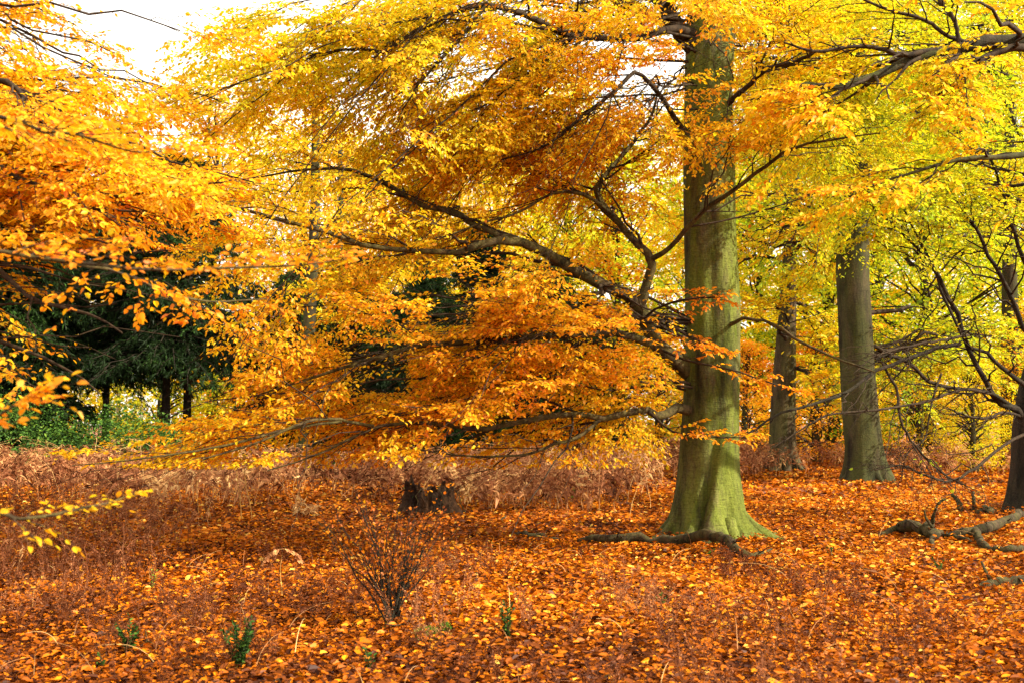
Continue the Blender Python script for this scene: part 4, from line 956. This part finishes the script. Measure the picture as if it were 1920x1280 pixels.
# ---- dead wood on the ground
def log(paths, label, mat=None, lift=.0, k=40, rough=.30, name='fallen_branch'):
    """paths of (px, py on the ground, height above ground, radius px)"""
    world = []
    for path in paths:
        pts = []; rad = []
        for px, py, h, r in path:
            q = G(px, py); rr = r * q[1] / F; q[2] += h + rr * .7 + lift; pts.append(q); rad.append(rr)
        world.append(smooth_path(pts, rad, k))
    o = world[0][0][0].copy(); t = thing(name, o, label, 'branch')
    for i_, (q, r) in enumerate(world):
        DRIFT.append((q.copy(), r.copy())); q = q.copy(); q[1:-1] += lf_noise(q[1:-1], .15, 3 + i_)[:, None] * r[1:-1, None] * rough * 1.5 + rng.normal(0, 1, (k - 2, 3)) * r[1:-1, None] * rough * .5
        v, f = tubes(q[None], (r * (1 + .10 * np.sin(np.arange(k) * 1.1) + rng.normal(0, .05, k)))[None], 12)
        # end caps: close to a point
        tt = nrm(q[-1] - q[-2]); t0_ = nrm(q[0] - q[1])
        c0, c1 = q[0] + t0_ * r[0] * .3, q[-1] + tt * r[-1] * .5
        base_n = len(v); v = np.vstack([v, c0, c1]); s_ = np.arange(0, 12, 2)
        cap = [[base_n, (a + 2) % 12, (a + 1) % 12, a] for a in s_] + [[base_n + 1, base_n - 12 + a, base_n - 12 + (a + 1) % 12, base_n - 12 + (a + 2) % 12] for a in s_]
        g = Geo(); g.add(v, np.vstack([f, np.array(cap)]), 0, None, True)
        g.build('stem' if i_ == 0 else 'side_branch', [mat or M_dead], t, o)
        if i_ == 0 and k > 30 and len(paths[0]) > 4:
            for _ in range(7):
                u = U(.1, .95); j = int(u * (k - 1)); dd = nrm(np.array([rng.normal(), rng.normal() - .3, U(.2, 1.2)])); LL_ = U(.08, .30); tt_ = np.linspace(0, 1, 6)[:, None]
                qq = q[j] + dd * LL_ * tt_ + rng.normal(0, .012, (6, 3)) * tt_; g = Geo(); v, f = tubes(qq[None], (r[j] * .28 * (1 - .7 * tt_[:, 0]) + .001)[None], 5); g.add(v, f, 0, None, True)
                g.build('twig', [M_twig], t, o)
    return t
log([[(1085, 1022, .03, 5), (1130, 1024, .05, 8), (1180, 1024, .06, 9), (1240, 1026, .06, 9), (1290, 1030, .11, 10), (1330, 1036, .17, 10), (1360, 1044, .16, 9.5), (1385, 1052, .10, 8), (1405, 1052, .04, 6), (1425, 1048, .03, 5), (1446, 1042, .06, 3)]],
    'long dark curved branch lying across the foot of the big beech')
log([[(968, 1008, .02, 4.5), (990, 1012, .04, 5.5), (1020, 1014, .02, 5), (1055, 1019, .0, 4), (1080, 1022, .0, 2)]], 'slim reddish stick lying left of the long curved branch')
log([[(935, 1022, 0, 5), (950, 1024, .01, 6), (965, 1025, 0, 4)]], 'short dark log end left of the slim reddish stick')
log([[(930, 990, 0, 2), (940, 982, .04, 2.5), (948, 975, .06, 1.5)]], 'tiny dark twig sticking up right of the stump')
log([[(1652, 1010, .01, 7), (1680, 1006, .05, 9), (1705, 1010, .12, 11), (1730, 1015, .14, 10), (1748, 1020, .08, 9), (1760, 1012, .03, 8), (1790, 1012, .04, 8), (1830, 1010, .08, 9), (1870, 1000, .10, 9), (1900, 980, .05, 8), (1940, 965, .02, 7)],
     [(1830, 1012, .08, 7), (1838, 1028, .06, 7), (1855, 1040, .06, 6), (1890, 1046, .07, 6), (1940, 1046, .08, 6)],
     [(1742, 1018, .08, 6), (1748, 1018, .22, 4), (1752, 1020, .36, 3), (1762, 1020, .50, 2.8), (1775, 1020, .56, 2)],
     [(1748, 1020, .20, 3), (1738, 1020, .32, 2.2), (1735, 1020, .42, 1.5)],
     [(1748, 1012, .05, 5), (1748, 1035, .01, 4), (1747, 1045, -.01, 2)],
     [(1760, 1012, .05, 4), (1800, 1018, .06, 4), (1830, 1030, .03, 3), (1848, 1040, .01, 2)]],
    'forked weathered grey dead branch lying in front of the right edge tree')
log([[(1828, 1110, 0, 4), (1850, 1108, .03, 8), (1880, 1106, .04, 9), (1940, 1106, .04, 10)], [(1862, 1106, .04, 4), (1852, 1104, .12, 3), (1842, 1100, .22, 2)]], 'mossy dead branch poking in at the right edge, lowest on the floor')
log([[(1835, 968, 0, 6), (1850, 968, .04, 9), (1866, 966, .02, 7)], [(1826, 966, .0, 4), (1826, 966, .15, 4), (1826, 966, .38, 2.5)], [(1805, 964, 0, 6), (1797, 962, .12, 4), (1785, 960, .28, 3)]], 'broken grey root stub with upright spikes near the right edge tree')
log([[(1640, 1108, 0, 3), (1660, 1106, .02, 3.5), (1690, 1108, .01, 2.5)]], 'thin half buried stick in the leaves on the lower right', M_dead)

# ---- the leafless little bush in the foreground
bc = G(733, 1172)
bush = thing('young_bush', bc, 'wiry little bush with sparse orange leaves and mossy foot in the foreground', 'bush')
n = 26; a = U(0, 6.28, n); t = np.linspace(0, 1, 9)[None]
H = U(.5, .92, n); out = U(.04, .46, n)
q = np.stack([bc[0] + np.cos(a)[:, None] * (.02 + out[:, None] * t ** 1.4), bc[1] + np.sin(a)[:, None] * (.02 + out[:, None] * t ** 1.4), bc[2] + H[:, None] * t], -1)
q[:, 1:] += np.cumsum(rng.normal(0, .017, (n, 8, 3)), 1); rd = np.broadcast_to(np.linspace(.0085, .0018, 9), (n, 9))
g = Geo(); v, f = tubes(q, rd, 6); g.add(v, f, 0, None, True)
b, rb = grow(q, rd, 9, .3, 1, .20, 38, 5, lift=.35, rfrac=.5, rmin=.0014, flat=.3); v, f = tubes(b, rb, 4); g.add(v, f, 0)
c, rc = grow(b, rb, 6, .2, 1, .09, 40, 4, lift=.3, rfrac=.6, rmin=.0010, flat=.3); v, f = tubes(c, rc, 3); g.add(v, f, 0)
g.build('stem', [M_bark_dark], bush, bc)
g = Geo(); sel = rng.choice(len(c), min(len(c), 700), replace=False)
leaves_on(g, c[sel], 1, .028, tone_fn(.66, .98, 141), tilt=.7); g.build('leaf', [M_leaf], bush, bc)['kind'] = 'stuff'
g = Geo(); k, s = 8, 14; th = np.linspace(0, 6.283, s, endpoint=False)
V = [np.stack([(.032 + .03 * (1 - t_) ** 2) * np.cos(th) * (1 + .2 * np.sin(3 * th)), (.032 + .03 * (1 - t_) ** 2) * np.sin(th), np.full(s, -.03 + .17 * t_)], -1) for t_ in np.linspace(0, 1, k)] + [np.stack([.002 * np.cos(th), .002 * np.sin(th), np.full(s, .15)], -1)]
i = np.arange(k)[:, None]; q_ = np.arange(s)[None]; q2 = (q_ + 1) % s
g.add(np.concatenate(V), np.stack([i * s + q_, i * s + q2, (i + 1) * s + q2, (i + 1) * s + q_], -1), 0, None, True); g.build('root_stock', [M_bark_dark], bush)

# ---- moss cushions
def moss(px, py, rx, ry, h, label):
    c = G(px, py); k, s = 10, 26; th = np.linspace(0, 6.283, s, endpoint=False); V = []
    for t_ in np.linspace(0, 1, k):
        r_ = math.cos(t_ * 1.5); z = math.sin(t_ * 1.57) * h
        w_ = 1 + .18 * np.sin(3 * th + 1) + .1 * np.sin(7 * th)
        V.append(np.stack([rx * r_ * w_ * np.cos(th), ry * r_ * w_ * np.sin(th), np.full(s, z - .02)], -1) + rng.normal(0, .003, (s, 3)))
    i = np.arange(k - 1)[:, None]; q_ = np.arange(s)[None]; q2 = (q_ + 1) % s
    g = Geo(); g.add(np.concatenate(V), np.stack([i * s + q_, i * s + q2, (i + 1) * s + q2, (i + 1) * s + q_], -1), 0, None, True)
    n = 900; a = U(0, 6.28, n); u = np.sqrt(U(0, 1, n)); p = np.stack([rx * u * np.cos(a), ry * u * np.sin(a), h * np.sqrt(np.clip(1 - u ** 2, 0, 1)) - .012], -1)
    leaf_quads(g, p, nrm(UP + rng.normal(0, .6, (n, 3))), nrm(rng.normal(0, 1, (n, 3))), U(.012, .028, n), U(.004, .008, n), np.stack([U(.5, 1, n), U(.7, 1, n), np.zeros(n)], -1), 1, simple=True)
    o = g.build('moss_cushion', [M_moss, M_green]); o.location = [float(z) for z in c]
    tag(o, label, 'moss')
moss(803, 1196, .13, .12, .08, 'bright green moss cushion among leaves right of the wiry bush')
moss(655, 1170, .08, .08, .03, 'small dark moss patch left of the wiry bush')
moss(835, 1190, .05, .07, .09, 'dark upright moss lump touching the bright moss cushion')
moss(738, 1176, .09, .06, .035, 'thin moss collar at the foot of the wiry bush')

# ---- small green seedlings
def seedling(px, py, h, n_st, m, label, hue=.55, L=.035, cat='plant', name='holly_seedling', spread=.35):
    c = G(px, py); t_ = thing(name, c, label, cat)
    a = U(0, 6.28, n_st); t = np.linspace(0, 1, 7)[None]; H = h * U(.6, 1.1, n_st)
    q = np.stack([c[0] + np.cos(a)[:, None] * H[:, None] * spread * t ** 1.3, c[1] + np.sin(a)[:, None] * H[:, None] * spread * t ** 1.3, c[2] + H[:, None] * t], -1)
    q[:, 1:] += rng.normal(0, .006, (n_st, 6, 3)); rd = np.broadcast_to(np.linspace(.004, .0015, 7), (n_st, 7))
    g = Geo(); v, f = tubes(q, rd, 4); g.add(v, f, 0); g.build('stem', [M_twig], t_, c)
    g = Geo(); leaves_on(g, q, m, L, lambda p: np.stack([np.clip(hue + rng.normal(0, .12, len(p)), 0, 1), U(.8, 1.1, len(p)), np.zeros(len(p))], -1), tilt=.8)
    o = g.build('leaf', [M_green], t_, c); o['kind'] = 'stuff'
    return t_
seedling(445, 1262, .30, 16, 44, 'dense dark green seedling in the lower left foreground, largest of its kind', .48, .03)
seedling(242, 1238, .24, 9, 30, 'loose dark green seedling left of the densest one', .48, .03)
seedling(196, 1262, .12, 4, 12, 'very small dark seedling low in the left corner', .5, .026)
seedling(952, 1206, .30, 6, 34, 'tall thin green sprig right of the bright moss cushion', .55, .026, spread=.2)
seedling(845, 1160, .07, 3, 10, 'tiny green sprout behind the dark moss lump', .5, .025)
seedling(1240, 1138, .12, 3, 14, 'little green sprout in the leaves below the big beech', .62, .032)
seedling(1558, 1048, .12, 4, 12, 'small green sprig on the open leaf carpet right of the big beech', .55, .03)
seedling(1762, 1078, .16, 5, 14, 'green sprig just below the forked dead branch', .5, .03)
seedling(370, 1162, .06, 2, 8, 'pale lime leaf pair on the floor at lower left', .95, .04)
seedling(1335, 1044, .10, 4, 12, 'small green plant beneath the curved branch at the beech foot', .7, .03)
seedling(285, 1110, .20, 5, 9, 'faint yellow green sprig left of the pale stalk', .85, .03)
seedling(690, 1262, .14, 4, 14, 'dark green sprout directly below the wiry bush', .5, .028)
seedling(1070, 940, .35, 4, 16, 'green fern sprig at the edge of the dead bracken', .8, .07, 'fern', 'fern')

# ---- pale stalks
def stalk(px, py, h, lean, label, r=.006, fern=False):
    c = G(px, py); t = np.linspace(0, 1, 9)[:, None]; q = np.concatenate([c[0] + lean * t ** 1.3 + .01 * np.sin(t * 7), c[1] + 0 * t + .02 * t, c[2] - .02 + h * t], 1)
    t_ = thing('dry_fern_stalk', c, label, 'stalk'); g = Geo(); v, f = tubes(q[None], (r * (1 - .5 * t[:, 0]))[None], 6); g.add(v, f, 0, None, True); g.build('stem', [M_stalk], t_, c)
    if fern:
        g = Geo(); m = 60
        for sgn in (-1, 1):
            tt = np.linspace(0, 1, 7); rib = np.stack([q[-1, 0] + sgn * .15 * tt, q[-1, 1] + .05 * tt * sgn, q[-1, 2] + .03 - .10 * tt ** 2], -1)
            v, f = tubes(rib[None], np.full((1, 7), .002), 3); g.add(v, f, 0, np.full((len(f), 3), .8))
            leaves_on(g, rib[None], 30, .06, lambda p: np.stack([U(.55, .85, len(p)), U(.9, 1.1, len(p)), np.zeros(len(p))], -1), ang=75)
        g.build('frond', [M_bracken], t_, c)
stalk(526, 1132, .45, .0, 'pale yellow upright fern stalk left of the wiry bush, topped by a bleached frond', .005, True)
stalk(452, 978, .95, -.10, 'tall pale stalk at the bracken edge, left one of the close pair', .010)
stalk(472, 979, .78, -.13, 'tall pale stalk at the bracken edge, right one of the close pair', .010)
stalk(394, 976, .48, -.10, 'short orange stalk left of the close pair of tall stalks', .009)
stalk(371, 974, .62, -.03, 'thin orange stalk farthest left in the bracken edge', .008)
stalk(1495, 1175, .22, -.07, 'short bleached stem standing alone on the right leaf carpet', .004)
stalk(55, 1148, .28, .06, 'leaning orange stem at the lower left', .004)
stalk(230, 1070, .3, .0, 'bleached stem at left among rusty scrub', .005)

# ---- bleached arching ferns in the bracken
def pale_fern(px, py, h, label, n=5, spread=.7):
    c = G(px, py); t_ = thing('bleached_fern', c, label, 'fern'); g = Geo()
    for _ in range(n):
        frond_field(g, np.array([[c[0] + U(-.1, .1), c[1] + U(-.1, .1)]]), h, 44, lambda p: np.full((len(p), 3), [U(.85, 1), 1.0, 0]), .20, spread=spread)
    g.build('frond', [M_bracken], t_, c)
pale_fern(878, 950, .85, 'bleached straw coloured fern standing right of the stump')
pale_fern(1010, 930, 1.0, 'straw coloured fern deeper in the bracken, beyond the bleached one')
pale_fern(290, 955, .7, 'bleached curled fern at left in the bracken edge')
pale_fern(575, 972, .35, 'low tuft of pale grass stems at the bracken edge left of the stump', 4)

# ---- green bramble mass by the clearing at left
g = Geo()
for cx_, cy_, rr_, hh_ in ((-1, 0, 2.0, 1.7), (1.2, .8, 1.8, 1.5), (-3.2, 1, 2.2, 2.0), (2.9, .3, 1.3, 1.0), (-5.4, 0, 2.2, 1.8)):
    n = 60; a = U(0, 6.283, n); e = U(0, 1.5, n)
    c = np.stack([-11.3 + cx_ + rr_ * np.cos(a) * np.cos(e), 28.5 + cy_ + rr_ * np.sin(a) * np.cos(e), .2 + hh_ * np.sin(e) * U(.6, 1.15, n)], -1)
    clump_cloud(g, c, .45, 75, .085, .42, .85, 5, thin=.9)
o = g.build('bramble_thicket', [M_green]); tag(o, 'low bright green bramble thicket under the yews at far left', 'bramble', kind='stuff')
g = Geo()
n = 300; c = np.stack([U(-12, 6, n) - 13, U(45, 53, n), U(0, 1, n) ** 1.3 * 4.6], -1); clump_cloud(g, c, .8, 60, .14, .08, .30, 9)
o = g.build('pale_thicket', [M_leaf]); tag(o, 'sunlit pale green thicket behind the birches in the clearing', 'undergrowth', kind='stuff')

# leaves drifted against the roots and over the dead wood
g = Geo(); pp = []
n = 2600; a = U(0, 6.283, n); rr = .62 + np.abs(rng.normal(0, .30, n)); pp.append(np.stack([mc(.1)[0] + rr * np.cos(a), YM + rr * np.sin(a), .03 + .13 * np.exp(-(rr - .62) / .18) * U(.2, 1, n)], -1))
for cx_, Y_ in ((1626, 27.8), (1468, 33.7), (1935, 19.0)):
    n = 900; a = U(0, 6.283, n); rr = .60 + np.abs(rng.normal(0, .3, n)); x_ = (cx_ - 960) / F * Y_; pp.append(np.stack([x_ + rr * np.cos(a), Y_ + rr * np.sin(a), .03 + .12 * np.exp(-(rr - .6) / .2) * U(.2, 1, n)], -1))
for q, r in DRIFT:
    m = 5; base_ = np.repeat(q, m, 0); rb_ = np.repeat(r, m); a = U(0, 6.283, len(base_)); k = np.abs(rng.normal(1.1, .6, len(base_)))
    x_ = base_[:, 0] + np.cos(a) * rb_ * k; y_ = base_[:, 1] + np.sin(a) * rb_ * k
    z_ = np.where(k < .75, base_[:, 2] + rb_ * .9, gz(x_, y_) + .03 + rb_ * .4 * np.clip(2 - k, 0, 1)); keep_ = (base_[:, 2] < gz(x_, y_) + .16) & ((k > .75) | (U(0, 1, len(k)) < .25)); pp.append(np.stack([x_, y_, z_], -1)[keep_])
p = np.concatenate(pp); n = len(p); p[:, 2] = np.maximum(p[:, 2], gz(p[:, 0], p[:, 1]) + .02); a = U(0, 6.283, n); d = nrm(np.stack([np.cos(a), np.sin(a), rng.normal(0, .25, n)], -1)); Ls = .062 * U(.5, 1.3, n)
leaf_quads(g, p, d, nrm(UP + rng.normal(0, .45, (n, 3))), Ls, Ls * U(.5, .72, n), np.stack([np.clip(.48 + .2 * rng.normal(0, 1, n), .02, 1), U(.66, 1, n), np.zeros(n)], -1), 0, curl=.3)
tag(g.build('leaf_drifts', [M_litter]), 'orange leaves drifted against the tree roots and over the dead branches', 'leaves', kind='stuff')
